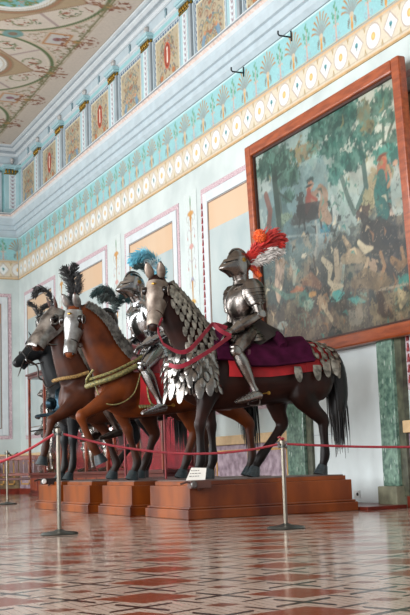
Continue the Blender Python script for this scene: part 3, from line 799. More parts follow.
('l', [(3.23, 1.39), (3.55, 1.31), (3.8, 1.21)], [0.3, 0.4, 0.3], '#3a3733'),
('l', [(3.24, 1.48), (3.11, 1.64)], [0.2, 0.1], '#3a3733'),
('l', [(3.63, 1.27), (3.89, 1.24), (4.05, 1.31)], [0.24, 0.22, 0.1], '#2c3236'),
('l', [(2.57, 1.16), (2.87, 1.16), (3.1, 1.06)], [0.14, 0.2, 0.1], '#8f8168'),
('l', [(2.79, 0.81), (3.08, 0.83), (3.35, 0.73), (3.54, 0.78)], [0.16, 0.26, 0.22, 0.1], '#7a6a52'),
('l', [(2.83, 0.76), (2.77, 0.64)], 0.04, '#7a6a52'),
('l', [(3.3, 0.69), (3.33, 0.57)], 0.04, '#7a6a52'),
('l', [(2.0, 1.26), (2.2, 1.11), (2.13, 0.93)], [0.08, 0.14, 0.06], '#bcb29a'),
('l', [(2.13, 0.93), (2.28, 0.83), (2.49, 0.82)], [0.08, 0.1, 0.05], '#bcb29a'),
('l', [(0.61, 1.58), (0.65, 1.36), (0.56, 1.1), (0.6, 0.86)], [0.06, 0.14, 0.12, 0.06], '#b5a08e'),
('l', [(1.06, 1.43), (1.2, 1.26), (1.12, 1.07)], [0.08, 0.14, 0.08], '#8f9a90'),
('l', [(1.36, 1.04), (1.64, 1.04), (1.86, 0.92)], [0.1, 0.2, 0.12], '#7a5a44'),
('l', [(2.25, 0.56), (2.51, 0.57), (2.76, 0.49)], [0.1, 0.16, 0.08], '#4c443a'),
('l', [(3.38, 0.53), (3.45, 0.36), (3.62, 0.26)], [0.16, 0.2, 0.08], '#4a3826'),
('l', [(3.82, 0.56), (3.94, 0.44), (3.84, 0.36)], [0.06, 0.12, 0.08], '#b0a280'),
('l', [(0.43, 1.12), (0.86, 0.9), (1.34, 0.89)], [0.05, 0.09, 0.05], '#5d7c72'),
('l', [(2.6, 1.45), (2.73, 1.29), (2.65, 1.14)], [0.06, 0.12, 0.06], '#a08e74'),
('l', [(2.98, 1.31), (3.12, 1.19), (3.3, 1.18)], [0.08, 0.12, 0.05], '#c0b69c'),
('l', [(3.73, 0.95), (3.89, 0.84), (4.07, 0.89)], [0.1, 0.14, 0.06], '#8a6f4e')]
    sd = 40
    for e in els:
        sd += 1
        if e[0] == 'e': 
            big = e[0] == 'e' and e[3] > .55
            c.ell(e[1], e[2], e[3], e[4], e[5], rough=(e[6] if len(e) > 6 else .35)*1.5, seed=sd, al=.55 if big else .88)
            if not big and len(e) > 6 and e[6] >= .5:      # foliage: darker and lighter sprays inside the clump
                nn = vnoise(c.U, c.V, 11, 3, sd); d = (np.sqrt(((c.U-e[1])/(e[3]*1.15))**2+((c.V-e[2])/(e[4]*1.15))**2)-1)*min(e[3], e[4])
                c.put(c.inside(d)*np.clip((nn-.55)*9, 0, 1)*.55, '#6f9184'); c.put(c.inside(d)*np.clip((.42-nn)*9, 0, 1)*.55, '#2a4a44')
        else: c.line(e[1], e[2], e[3], al=.85)
    n = vnoise(c.U, c.V, 5, 4, 77); m = (V < .5)
    c.put(np.clip((n-.58)*8, 0, 1)*.45*m, '#9a8c76'); c.put(np.clip((.40-n)*8, 0, 1)*.5*m, '#2f3532')
    rq = random.Random(12)
    for k in range(150):      # small leaves, figures and highlights
        x = rq.uniform(.1, 4.15); y = rq.uniform(.1, 3.2); a = rq.uniform(0, 3.14); L_ = rq.uniform(.05, .2)
        up = y > 1.75; col = rq.choice(['#24483f', '#3d6f62', '#2f5148', '#5c8476', '#86815f'] if up else ['#b8a88c', '#2a2a28', '#8a6a4c', '#3f8178', '#6e5a48', '#c4bba4', '#1f2423'])
        if up and x < 1.9 and y < 2.6: continue
        c.line([(x, y), (x+math.cos(a)*L_*.5, y+math.sin(a)*L_*.5), (x+math.cos(a+.6)*L_, y+math.sin(a+.6)*L_)], [.02, .045, .012], col, al=.8)
    n = vnoise(c.U, c.V, 4, 4, 91); n2 = np.abs(vnoise(c.U, c.V, 7, 4, 92)-.5); n3 = np.abs(vnoise(c.U*1.2, c.V, 6, 4, 93)-.5)
    c.C *= (.62+.72*n)[..., None]
    c.put(np.clip((.022-n2)*60, 0, 1)*.55*(V < .62), '#20231f'); c.put(np.clip((.014-n3)*80, 0, 1)*.5*(V < .5), '#a3977c')
    c.C = np.clip((c.C-.02)*1.15, 0, 1)
    c.C = np.clip(c.C, 0, 1)**1.22*.82
    return c
pc = hunting_picture()
pt = thing('framed_painting', 'huge hunting scene painting in a plain mahogany frame, leaning out from the wall', 'painting', (XW-.08, 0, 2.08))
lean = .10/3.3
PL = lambda U, V: (-(V*lean)-.03, 14.86-U*.955, V-.0)
pc.mesh('painted_canvas', PL, mat_paint('oil_paint', .45, .12), pt)
mb = MB()
fy0, fy1, fz0, fz1, fw = 10.70, 14.90, -.02, 3.37, .17
for (y0, y1, z0, z1) in ((fy0, fy0+fw, fz0, fz1), (fy1-fw, fy1, fz0, fz1), (fy0+fw, fy1-fw, fz0, fz0+fw), (fy0+fw, fy1-fw, fz1-fw, fz1)):
    mb.box((-.12, y0, z0), (.0, y1, z1)); 
    cy, cz = (y0+y1)/2, (z0+z1)/2
for p in range(len(mb.v)):
    x, y, z = mb.v[p]; mb.v[p] = (x-z*lean, y, z)
mb.build('picture_frame', woodm, pt, smooth=False, bevel=.025)
mb = MB()
for (y0, y1, z0, z1) in ((fy0+fw, fy0+fw+.03, fz0+fw, fz1-fw), (fy1-fw-.03, fy1-fw, fz0+fw, fz1-fw), (fy0+fw, fy1-fw, fz0+fw, fz0+fw+.03), (fy0+fw, fy1-fw, fz1-fw-.03, fz1-fw)): mb.box((-.07, y0, z0), (-.03, y1, z1))
for p in range(len(mb.v)):
    x, y, z = mb.v[p]; mb.v[p] = (x-z*lean, y, z)
mb.build('inner_slip', mat('dark_slip', '#3a1a10', .5), pt, smooth=False)

# iron hooks of the picture rail
for i, y in enumerate((12.15, 13.75, 15.35)):
    mb = MB(); mb.tube([(XW, y, 6.9), (XW-.02, y, 6.86), (XW-.22, y, 6.86), (XW-.24, y, 6.88), (XW-.24, y, 6.93)], .013, 6)
    mb.tube([(XW-.02, y, 6.96), (XW-.02, y, 6.8)], .013, 6)
    tag(mb.build('iron_hook', mat('black_iron', '#2c3236', .5, .6)), ['iron hook above the right part of the hunting picture', 'iron hook above the middle of the hunting picture', 'iron hook above the left corner of the hunting picture'][i], 'hook', 'iron hooks along the teal frieze')

# ------------------------------------------------------------------ plinths, signs, stanchions
plm = mat('plinth_wood', '#86420f', .3, var=.35, scale=2.2, stretch=(1, 1, .35), coat=.1, col2='#45180a')
pldk = mat('plinth_wood_dark', '#7a2c16', .35, var=.3, scale=2.2, stretch=(.4, 1, 1), coat=.4, col2='#5a1d0e')
plt = mat('plinth_top', '#6a5a55', .4, var=.2)
def plinth(x0, x1, y0, y1, label, rod=None, m=None):
    t = thing('wooden_plinth', label, 'plinth', ((x0+x1)/2, (y0+y1)/2, 0), group='plinths under the row of horses')
    a, b_ = (x1-x0)/2, (y1-y0)/2; m = m or plm
    MB().box((-a, -b_, 0), (a, b_, .11)).build('base_moulding', m, t, smooth=False, bevel=.012)
    MB().box((-a+.05, -b_+.05, .11), (a-.05, b_-.05, .37)).build('body', m, t, smooth=False, bevel=.006)
    MB().box((-a+.02, -b_+.02, .11), (a-.02, b_-.02, .135)).build('bead', m, t, smooth=False, bevel=.01)
    mb = MB().box((-a+.10, -b_+.10, .37), (a-.10, b_-.10, ZP-.012)); mb.box((-a+.12, -b_+.12, ZP-.012), (a-.12, b_-.12, ZP), 1)
    mb.build('top_board', [m, plt], t, smooth=False, bevel=.004)
    if rod:
        rx, ry, rz = rod; MB().lathe([(.016, ZP-.002), (.016, rz)], (rx-(x0+x1)/2, ry-(y0+y1)/2, 0), 10).build('support_rod', mat('red_rod', '#7a1d20', .35, .2), t)
    return t
plinth(4.92, 7.12, 11.36, 12.66, 'large dark red wooden plinth under the foremost dark bay horse')
plinth(4.84, 7.0, 12.98, 14.18, 'wooden plinth under the chestnut horse, second of the row', (5.6, 13.62, 1.45))
plinth(4.82, 7.0, 14.56, 15.86, 'wooden plinth under the dark brown horse, third of the row', (5.62, 15.2, 1.5))
plinth(4.86, 7.0, 16.1, 17.3, 'rearmost wooden plinth, under the black-headed horse')

papm = mat('card_white', '#e3e0d8', .6, var=.03)
o = thing('label_card', 'white text card leaning on the front edge of the foremost plinth', 'card', (5.10, 11.56, ZP))
mb = MB(); mb.prism([(-.10, 0), (.12, 0), (.14, .135), (-.03, .145)], 1, -.004, .004)
mb.xform(Matrix.Rotation(-.35, 4, 'Z') @ Matrix.Rotation(-.25, 4, 'X')); mb.build('card', papm, o, smooth=False)
rr = random.Random(4)
for r_ in range(3):
    mb = MB(); x = -.035-r_*.012
    for w_ in range(4):
        L_ = rr.uniform(.012, .034); mb.box((x, -.0065, .105-r_*.032), (x+L_, -.0045, .112-r_*.032)); x += L_+.008
    mb.xform(Matrix.Rotation(-.35, 4, 'Z') @ Matrix.Rotation(-.25, 4, 'X')); mb.build('text_line', mat('ink', '#3a3634', .6), o, smooth=False)
def sensor(loc, label, body, lens):
    t = thing('beam_sensor', label, 'sensor', loc, group=None)
    MB().box((-.09, -.05, -.045), (.16, .05, .045)).build('housing', body, t, smooth=False, bevel=.008)
    MB().lathe([(.036, 0), (.04, .02), (.028, .03)], n=14).xform(Matrix.Translation((-.06, -.05, 0)) @ Matrix.Rotation(PI/2, 4, 'X')).build('lens', lens, t)
    MB().tube([(-.08, -.02, .02), (-.13, -.02, .03), (-.2, -.01, .01)], .012, 8).build('aiming_arm', body, t)
    MB().tube([(.05, 0, -.04), (.05, .06, -.06), (.06, .1, -.05)], .015, 8).build('bracket', body, t)
sensor((5.02, 11.33, .385), 'brown beam sensor with a small lens on the near corner of the foremost plinth', mat('sensor_brown', '#55362e', .5), mat('lens_glass', '#6a6a68', .1, .5))
sensor((4.86, 16.62, .43), 'small dark beam sensor with a white face at the rearmost plinth', mat('sensor_dark', '#27201f', .4), mat('lens_white', '#e6e6e2', .3))

steelp = mat('post_steel', '#8b8579', .3, .85, var=.1); steelb = mat('post_base', '#585b57', .35, .8, var=.2)
ropem = mat('red_rope', '#b01a2c', .6, var=.2, scale=60, bump=.5, bscale=160, sheen=.3)
ropem2 = mat('dark_red_rope', '#8c1626', .6, var=.2, scale=60, bump=.4, bscale=160)
def post(x, y, h, label, dark=False):
    t = thing('barrier_post', label, 'barrier post', (x, y, 0), group='rope barrier posts')
    MB().lathe([(.17, 0), (.175, .008), (.165, .022), (.06, .034), (.024, .05)], n=32).build('base', steelb, t)
    MB().lathe([(.019, .03), (.019, h-.04), (.024, h-.038), (.024, h-.008), (.015, h)], n=16).build('pole', steelp, t)
    mb = MB(); mb.lathe([(.03, h-.07), (.03, h-.05)], n=16)
    mb.tube([(-.02, 0, h-.05), (-.045, 0, h-.03), (-.045, 0, h-.075), (-.02, 0, h-.07)], .006, 6); mb.tube([(.02, 0, h-.05), (.045, 0, h-.03), (.045, 0, h-.075), (.02, 0, h-.07)], .006, 6)
    mb.build('rope_hook', steelb, t)
post(3.083, 10.147, .99, 'nearest steel barrier post, at left, before the chestnut horse')
post(4.86, 9.0, .80, 'steel barrier post in front of the foremost plinth')
post(5.16, 20.2, .98, 'distant steel barrier post at the left edge before the red bench')
post(1.0, 10.6, .99, 'steel barrier post left of the picture, holding the far end of the bright rope')
post(7.3, 7.35, .80, 'steel barrier post to the right of the picture')
def rope(pts, label, m=None, r=.013):
    tag(MB().tube(pts, r, 8, sub=8).build('barrier_rope', m or ropem), label, 'rope', 'barrier ropes')
rope([(3.04, 10.15, .93), (2.78, 10.2, .78), (2.45, 10.3, .655), (2.1, 10.38, .60), (1.7, 10.45, .62), (1.3, 10.53, .78), (1.045, 10.6, .93)], 'bright red rope sagging left from the nearest barrier post')
rope([(3.13, 10.12, .93), (3.5, 9.87, .81), (3.95, 9.58, .72), (4.3, 9.36, .70), (4.6, 9.17, .72), (4.82, 9.02, .76)], 'red rope hanging between the two nearest barrier posts', ropem2, .011)
rope([(4.9, 8.98, .76), (5.5, 8.6, .71), (6.1, 8.18, .69), (6.7, 7.77, .71), (7.26, 7.38, .75)], 'red rope running right from the post before the foremost plinth', ropem2, .011)
rope([(5.2, 20.25, .93), (5.6, 21.5, .90), (6.1, 23.0, .98)], 'dark red rope running from the distant post to the glass case', mat('maroon_rope', '#5c1a1c', .6), .014)
MB_ = MB(); MB_.sphere((4.86, 9.0, .81), (.022, .022, .016), 10); MB_.tube([(4.84, 8.98, .80), (4.82, 8.97, .83), (4.80, 8.97, .82)], .007, 6); tag(MB_.build('ribbon_tie', ropem), 'red tie knotted round the top of the barrier post before the foremost plinth', 'ribbon')

# ------------------------------------------------------------------ glass cases with standing armour, bench
redw = mat('case_red_wood', '#8a3a1e', .35, var=.25, scale=4, coat=.3, col2='#5e2012')
redw2 = mat('case_dark_red', '#5c1f1a', .4, var=.25, scale=4, coat=.3)
crim = mat('crimson_cloth', '#8c1524', .8, var=.25, scale=3, bump=.2, bscale=12)
glass = mat('case_glass', '#ffffff', .03, var=0, trans=1.0); glass.node_tree.nodes['Principled BSDF'].inputs['IOR'].default_value = 1.08
steel = mat('armour_steel', '#8f8c88', .24, 1., var=.25, scale=7, bump=.12, bscale=28, col2='#77716c')
steeld = mat('armour_dark_steel', '#5c5450', .28, 1., var=.3, scale=8, bump=.12, bscale=30, col2='#3a3330')
steelb2 = mat('armour_bright', '#a6a6a6', .2, 1., var=.15, scale=7, bump=.15, bscale=26)
brass = mat('brass', '#a9823c', .3, .9, var=.3, scale=30)
leath = mat('brown_leather', '#4a2a18', .5, var=.3)
dkcl = mat('dark_cloth', '#2e2622', .85, var=.2)
def case(y0, y1, x0, x1, label, nb):
    t = thing('glass_display_case', label, 'display case', ((x0+x1)/2, (y0+y1)/2, 0), group='red wooden display cases along the wall')
    a, b_ = (x1-x0)/2, (y1-y0)/2; H_ = 2.75
    mb = MB(); mb.box((-a, -b_, 0), (a, b_, .08)); mb.box((-a+.03, -b_+.03, .08), (a-.03, b_-.03, .48)); mb.box((-a, -b_, .48), (a, b_, .54)); mb.build('base_cabinet', redw2, t, smooth=False, bevel=.01)
    mb = MB(); n = nb*2
    for i in range(n):
        q0 = -b_+.08+i*(2*b_-.1)/n; q1 = q0+(2*b_-.1)/n-.08; mb.box((-a+.015, q0, .14), (-a+.031, q1, .42))
    for i in range(2):
        q0 = -a+.08+i*(2*a-.1)/2; mb.box((q0, -b_+.015, .14), (q0+(2*a-.1)/2-.08, -b_+.031, .42))
    mb.build('base_panel', redw, t, smooth=False, bevel=.006)
    for i in range(nb+1):
        y = -b_+.035+i*(2*b_-.07)/nb
        for x in (-a+.035, a-.035): MB().box((x-.03, y-.03, .54), (x+.03, y+.03, H_)).build('post', redw if x < 0 else redw2, t, smooth=False, bevel=.006)
    mb = MB(); mb.box((-a, -b_, H_), (a, b_, H_+.07)); mb.box((-a-.04, -b_-.04, H_+.07), (a+.04, b_+.04, H_+.12)); mb.build('cornice', redw2, t, smooth=False, bevel=.01)
    mb = MB(); mb.box((-a+.03, -b_+.05, 1.5), (-a+.045, b_-.05, 1.53)); mb.build('glazing_bar', redw2, t, smooth=False)
    mb = MB(); mb.box((-a+.03, -b_+.06, .54), (-a+.038, b_-.06, H_)); mb.build('front_pane', glass, t, smooth=False)
    mb = MB(); mb.box((-a+.06, -b_+.03, .54), (a-.06, -b_+.038, H_)); mb.build('side_pane', glass, t, smooth=False)
    mb = MB()
    if nb > 1: mb.box((a-.09, -b_+.06, .54), (a-.07, b_-.06, 1.9)); mb.build('cloth_lining', crim, t, smooth=False)
    return t
cases = ((23.2, 25.8, 7.1, 7.75), (20.2, 22.9, 7.1, 7.75), (17.4, 19.9, 7.1, 7.75))
for q, lb in zip(cases, ('farthest red wooden glass case, seen left of the horses legs', 'middle red wooden glass case behind the horses', 'nearest red wooden glass case with crimson lining behind the horses')): case(q[0], q[1], q[2], q[3], lb, 2)
# bench
t = thing('wooden_bench', 'dark red slatted wooden bench at the far end beside the glass case', 'bench', (7.12, 26.55, 0), rz=-.35)
mb = MB(); mb.box((-.6, -.25, .38), (.6, .28, .44)); mb.build('seat', redw2, t, smooth=False, bevel=.01)
for sx in (-.56, .56):
    for sy in (-.22, .24): MB().box((sx-.035, sy-.03, 0), (sx+.035, sy+.03, .40 if sy < 0 else .95)).build('leg', redw2, t, smooth=False, bevel=.006)
mb = MB(); mb.box((-.6, .22, .86), (.6, .27, .97)); mb.box((-.6, .22, .48), (.6, .26, .55)); mb.build('back_rail', redw, t, smooth=False, bevel=.01)
mb = MB()
for i in range(9): mb.box((-.54+i*.12, .225, .55), (-.45+i*.12, .25, .86))
mb.build('back_slats', redw2, t, smooth=False)
for sx in (-.58, .58):
    mb = MB(); mb.box((sx-.035, -.27, .66), (sx+.035, .26, .71)); mb.box((sx-.03, -.25, .40), (sx+.03, -.2, .66)); mb.build('armrest', redw, t, smooth=False, bevel=.008)

# ------------------------------------------------------------------ feathers
def plume(mb, pts, wid, n=150, k=0, seed=1, thin=.0035, droop=.3, kk=(0,)):
    """a feather: quill with many fine curved barbs on both sides"""
    r = random.Random(seed); P, W = smooth_path([Vector(p) for p in pts], wid, 10); N = len(P)
    mb.tube(P, [.006]*N, 5, k)
    for i in range(int(n*2.2)):
        s = r.random()**.9; q = s*(N-1); a = int(min(N-2, q)); p = P[a].lerp(P[a+1], q-a); t = (P[a+1]-P[a]).normalized()
        sd = t.cross(Vector((r.gauss(0, 1), r.gauss(0, 1), r.gauss(0, 1)))).normalized()
        L_ = W[a]*r.uniform(.65, 1.15); d1 = (sd*.9+t*.55).normalized(); e = p+d1*L_*.55; f = e+(d1*.6+t*.45+Vector((0, 0, -droop))).normalized()*L_*.5
        mb.ribbon([p, e, f], [L_*.10+.006, L_*.13+.006, .003], sd.cross(t)+Vector((.01, 0, 0)), thin, r.choice(kk) if len(kk) > 1 else k, sub=2)

# ------------------------------------------------------------------ horses
def coat(name, body, legs, dark, zleg=.75):
    m = mat(name, body, .42, var=.18, scale=3.2, bump=.05, bscale=120, col2=dark, spec=.22)
    nt = m.node_tree; b = nt.nodes['Principled BSDF']; L = nt.links; src = b.inputs['Base Color'].links[0].from_socket
    tc = nt.nodes.new('ShaderNodeTexCoord'); sp = nt.nodes.new('ShaderNodeSeparateXYZ'); L.new(tc.outputs['Object'], sp.inputs[0])
    mr = nt.nodes.new('ShaderNodeMapRange'); mr.inputs['From Min'].default_value = zleg-.28; mr.inputs['From Max'].default_value = zleg+.12
    L.new(sp.outputs[2], mr.inputs[0]); mx = nt.nodes.new('ShaderNodeMix'); mx.data_type = 'RGBA'; mx.inputs[6].default_value = (*lin(legs), 1)
    L.new(mr.outputs[0], mx.inputs[0]); L.new(src, mx.inputs[7]); L.new(mx.outputs[2], b.inputs['Base Color']); return m
hoofm = mat('hoof_horn', '#2c383c', .35, var=.3, scale=20, stretch=(1, 1, 4)); black = mat('black_hair', '#0e0c0c', .45, var=.3, scale=40, stretch=(4, 4, 1)); eyem = mat('eye_gloss', '#0a0706', .08)
fleshm = mat('mouth_flesh', '#7a4a44', .5); tooth = mat('tooth_ivory', '#cfc7b0', .4)
def R_(v, w): return (v[0], v[1], v[2], w[0], w[1])
class Horse: pass
def head_frame(poll, yaw, pitch):
    """head frame: X = towards muzzle, Y = left side, Z = forehead"""
    cy, sy = math.cos(yaw), math.sin(yaw); cp, sp = math.cos(pitch), math.sin(pitch)
    X = Vector((cp*cy, cp*sy, -sp)); Yv = Vector((-sy, cy, 0)); Z = X.cross(Yv)
    M = Matrix((X, Yv, Z)).transposed().to_4x4(); M.translation = Vector(poll); return M
def make_horse(name, label, X0, Y0, coatm, neck, head, legs, openm=0, rz=PI):
    h = Horse(); t = thing(name, label, 'horse', (X0, Y0, ZP), rz, 'horses standing in a row on plinths'); h.t = t
    torso = Loft([(-1.26, 0, 1.22, .05, .08), (-1.20, 0, 1.23, .17, .22), (-1.05, 0, 1.26, .25, .32), (-.82, 0, 1.26, .29, .345), (-.5, 0, 1.22, .29, .33), (-.2, 0, 1.19, .30, .34),
                  (.1, 0, 1.19, .29, .37), (.35, 0, 1.20, .26, .40), (.55, 0, 1.20, .235, .37), (.72, 0, 1.20, .19, .28), (.84, 0, 1.22, .09, .14)])
    h.torso = torso
    nk = Loft([(.34, 0, 1.28, .20, .34)]+neck); h.neck = nk
    M = head_frame(*head); h.M = M
    hl = Loft([tuple(M @ Vector((x, 0, z)))+(w, d) for x, z, w, d in ((-.07, -.06, .085, .11), (.04, -.09, .115, .150), (.15, -.11, .128, .172), (.26, -.11, .112, .160), (.37, -.095, .086, .122), (.47, -.08, .070, .092), (.56, -.072, .070, .084), (.635, -.075, .062, .068), (.67, -.08, .035, .04))], side=tuple(M.to_3x3() @ Vector((0, 1, 0))))
    h.head = hl
    mb = MB(); torso.solid(mb, 34, 24); nk.solid(mb, 22, 20); hl.solid(mb, 26, 20)
    # throat link
    a = nk.frame(.92)[0]; b_ = M @ Vector((.06, 0, -.08)); mb.sphere(tuple(a.lerp(b_, .5)), .105, 12)
    # lips, nostril rims, cheeks
    for sy in (-1, 1):
        p = M @ Vector((.61, sy*.045, -.035)); mb.sphere(tuple(p), .03, 10)
        p = M @ Vector((.17, sy*.08, -.165)); mb.sphere(tuple(p), .088, 12)
        p = M @ Vector((.16, sy*.102, -.02)); mb.sphere(tuple(p), .042, 10)
    jaw = MB(); jp = [M @ Vector((.32, 0, -.18)), M @ Vector((.47, 0, -.17-openm*.5)), M @ Vector((.60, 0, -.165-openm))]
    mb.tube(jp, [.05, .036, .034], 12, sub=4)
    # chest muscles, shoulder, haunch
    for sy in (-1, 1):
        mb.sphere((.70, sy*.10, 1.16), (.13, .11, .17), 12); mb.sphere((.48, sy*.17, 1.18), (.19, .11, .28), 12)
        mb.sphere((-.92, sy*.16, 1.2), (.27, .16, .32), 14)
    for L_ in legs:
        pts = L_['p']; 
        if L_['k'] == 'f': rad = [(.10, .17), (.09, .125), (.062, .074), (.066, .076), (.044, .052), (.042, .05), (.054, .064), (.044, .05), (.054, .06)]
        else: rad = [(.16, .27), (.135, .20), (.085, .115), (.062, .088), (.052, .066), (.046, .056), (.056, .066), (.046, .052), (.054, .06)]
        st = [R_(a_, b2) for a_, b2 in zip(pts, rad)]
        Loft(st).solid(mb, 44, 14)
    h.body = remeshed(mb, .017, 'body', coatm, t, 7)
    # hooves
    for L_ in legs:
        p = Vector(L_['p'][-1]); d = Vector(L_.get('hd', (.35, 0, -1))).normalized()
        q = p+d*(p.z/abs(d.z) if not L_.get('up') else .10)
        mb = MB(); a_ = p-d*.015
        Loft([tuple(a_)+(.054, .058), tuple(p+d*.01)+(.060, .066), tuple(q-d*.004)+(.078, .092), tuple(q)+(.078, .092)]).solid(mb, 8, 18)
        if not L_.get('up'):
            for i in range(len(mb.v)):
                v = mb.v[i]; mb.v[i] = (v[0], v[1], max(.001, v[2]))
        mb.build('hoof', hoofm, t)
    # ears, eyes, nostrils
    for sy in (-1, 1):
        mb = MB(); b0 = Vector((-.02, sy*.06, .03)); pts = [M @ (b0+Vector((-.02*i*1.2, sy*.008*i, .042*i))) for i in range(5)]
        ea = Loft([tuple(p)+(w, w*.55) for p, w in zip(pts, (.026, .038, .036, .022, .004))], side=tuple(M.to_3x3() @ Vector((0, 1, .3)))); ea.solid(mb, 10, 12); mb.build('ear', coatm, t)
        mb = MB().sphere(tuple(M @ Vector((.165, sy*.118, .0))), .050, 14); mb.build('eye', eyem, t)
        mb = MB().sphere(tuple(M @ Vector((.63, sy*.060, -.036))), (.016, .014, .02), 8); mb.build('nostril', black, t)
    if openm:
        mb = MB().sphere(tuple(M @ Vector((.52, 0, -.125-openm*.45))), (.07, .04, .03), 10); mb.build('mouth_lining', fleshm, t)
        mb = MB()
        for i in range(5): mb.sphere(tuple(M @ Vector((.605, -.026+.013*i, -.125))), .009, 6)
        mb.build('teeth', tooth, t)
    return h
def hair(mb, roots, length, r, n, droop, spread, seed=0, k=None, wind=(0, 0, 0), th=.006):
    rr = random.Random(seed)
    for i in range(n):
        u = rr.random()*(len(roots)-1); a = int(min(len(roots)-2, u)); p = Vector(roots[a]).lerp(Vector(roots[a+1]), u-a)+Vector((rr.gauss(0, r), rr.gauss(0, r), rr.gauss(0, r)))
        L_ = length*rr.uniform(.7, 1.1); d = Vector(wind)+Vector((rr.gauss(0, spread), rr.gauss(0, spread), 0))
        mb.tube([p, p+d*L_*.4+Vector((0, 0, -droop*L_*.15)), p+d*L_*.75+Vector((0, 0, -droop*L_*.55)), p+d*L_*.8+Vector((0, 0, -droop*L_))], [th, th*1.3, th, th*.25], 4, k, sub=2)
def leaf(mb, c, n, dn, L_, w, k=None, th=.004):
    n = Vector(n).normalized(); dn = Vector(dn); dn = (dn-n*dn.dot(n)).normalized(); s_ = dn.cross(n)
    out = [(-.5, 0), (.5, 0), (.62, .35), (.5, .7), (.26, .93), (0, 1), (-.26, .93), (-.5, .7), (-.62, .35)]
    P = [Vector(c)+s_*(x*w)+dn*(y*L_)+n*(.010+.02*y) for x, y in out]; ctr = Vector(c)+dn*(.5*L_)+n*.034
    m_ = len(P); Bk = [p-n*th for p in P]
    mb.add(P+Bk+[ctr], [(i, (i+1) % m_, 2*m_) for i in range(m_)]+[tuple(range(m_, 2*m_))[::-1]]+[(i, i+m_, (i+1) % m_+m_, (i+1) % m_) for i in range(m_)], k)
def scales(loft, t0, t1, nt, a0, a1, na, L_, w, m, name, parent, dn=(0, 0, -1), off=.01, jitter=0, keep=None):
    mb = MB()
    for i in range(nt):
        for j in range(na):
            t = t0+(t1-t0)*((i+(.5 if j % 2 else 0))/nt); a = math.radians(a0+(a1-a0)*(j/(max(1, na-1))))
            if keep and not keep(i/nt, j/max(1, na-1)): continue
            leaf(mb, loft.pt(t, a, off+.004*(j % 3)), loft.nrm(t, a), dn, L_, w)
    return mb.build(name, m, parent, angle=25)
def chanfron(h, m, parent, x1=.56, eye=True, wide=95):
    """steel face plate with flanged eye openings"""
    u0 = .02
    def hole(u, v): 
        a = abs(v-.5)*2; return abs(u-.30) < .125 and .56 < a < .92
    mb = MB(); h.head.shell(mb, .10, x1/.66, -wide, wide, .014, .006, 26, 30, hole=hole, hem=lambda u, v: .012*math.exp(-((v-.5)*9)**2))
    o = mb.build('face_plate', m, parent, angle=50)
    for sy in (-1, 1):
        c = Vector((.168, sy*.142, -.012)); mb = MB(); R1 = []
        for i in range(17):
            a = 2*PI*i/16; R1.append(h.M @ (c+Vector((.058*math.cos(a), sy*.016, .046*math.sin(a)))))
        mb.tube(R1, .006, 6); mb.build('eye_guard', m, o)
        mb = MB(); pts = [h.M @ Vector((-.03-.02*i, sy*(.065+.004*i), .01+.043*i)) for i in range(5)]
        Loft([tuple(p)+(w, w) for p, w in zip(pts, (.034, .046, .044, .030, .006))], side=tuple(h.M.to_3x3() @ Vector((0, 1, 0)))).shell(mb, 0, 1, -180, 180, .004, .005, 6, 16); mb.build('ear_guard', m, o)
    mb = MB(); mb.sphere(tuple(h.M @ Vector((.12, 0, .075))), (.035, .035, .02), 10)
    for sy in (-1, 1):
        for i in range(6): mb.sphere(tuple(h.M @ Vector((.05+.09*i, sy*(.085-.006*i), .0+.0*i))), .007, 6)
    mb.build('rivets', brass, o); return o
def bridle(h, m, parent, reinpts=None):
    mb = MB()
    for t, w in ((.62, .016), (.9, .0)):
        if not w: continue
        for a in range(0, 360, 20):
            pass
        R1 = [h.head.pt(t, math.radians(a), .016) for a in range(0, 361, 20)]; mb.tube(R1, .011, 6)
    for sy in (-1, 1):
        mb.tube([h.M @ Vector((-.02, sy*.085, 0)), h.M @ Vector((.15, sy*.115, -.06)), h.M @ Vector((.36, sy*.085, -.07)), h.M @ Vector((.48, sy*.07, -.11))], .01, 6, sub=5)
        mb.tube([h.M @ Vector((.0, sy*.10, -.05)), h.M @ Vector((.12, sy*.10, -.25)), h.M @ Vector((.14, 0, -.27))], .009, 6, sub=5)
    o = mb.build('bridle', m, parent)
    mb = MB()
    for sy in (-1, 1): mb.tube([h.M @ Vector((.47, sy*.075, -.08)), h.M @ Vector((.50, sy*.085, -.14)), h.M @ Vector((.44, sy*.085, -.24)), h.M @ Vector((.36, sy*.08, -.30)), h.M @ Vector((.30, sy*.08, -.32))], .009, 6, sub=5)
    mb.tube([h.M @ Vector((.48, -.08, -.11)), h.M @ Vector((.48, .08, -.11))], .008, 6); mb.build('bit', steelb2, o)
    return o
def leg(k, y, *p, **kw):
    d = dict(k=k, p=[(a[0], y*(a[2] if len(a) > 2 else 1), a[1]) for a in p]); d.update(kw); return d
F_STAND = lambda dx=0: [(.50+dx*.1, 1.12), (.52+dx*.3, .90), (.53+dx*.6, .70), (.54+dx*.7, .62), (.53+dx*.8, .50), (.53+dx*.85, .36), (.53+dx*.93, .23), (.56+dx, .14), (.585+dx, .10)]

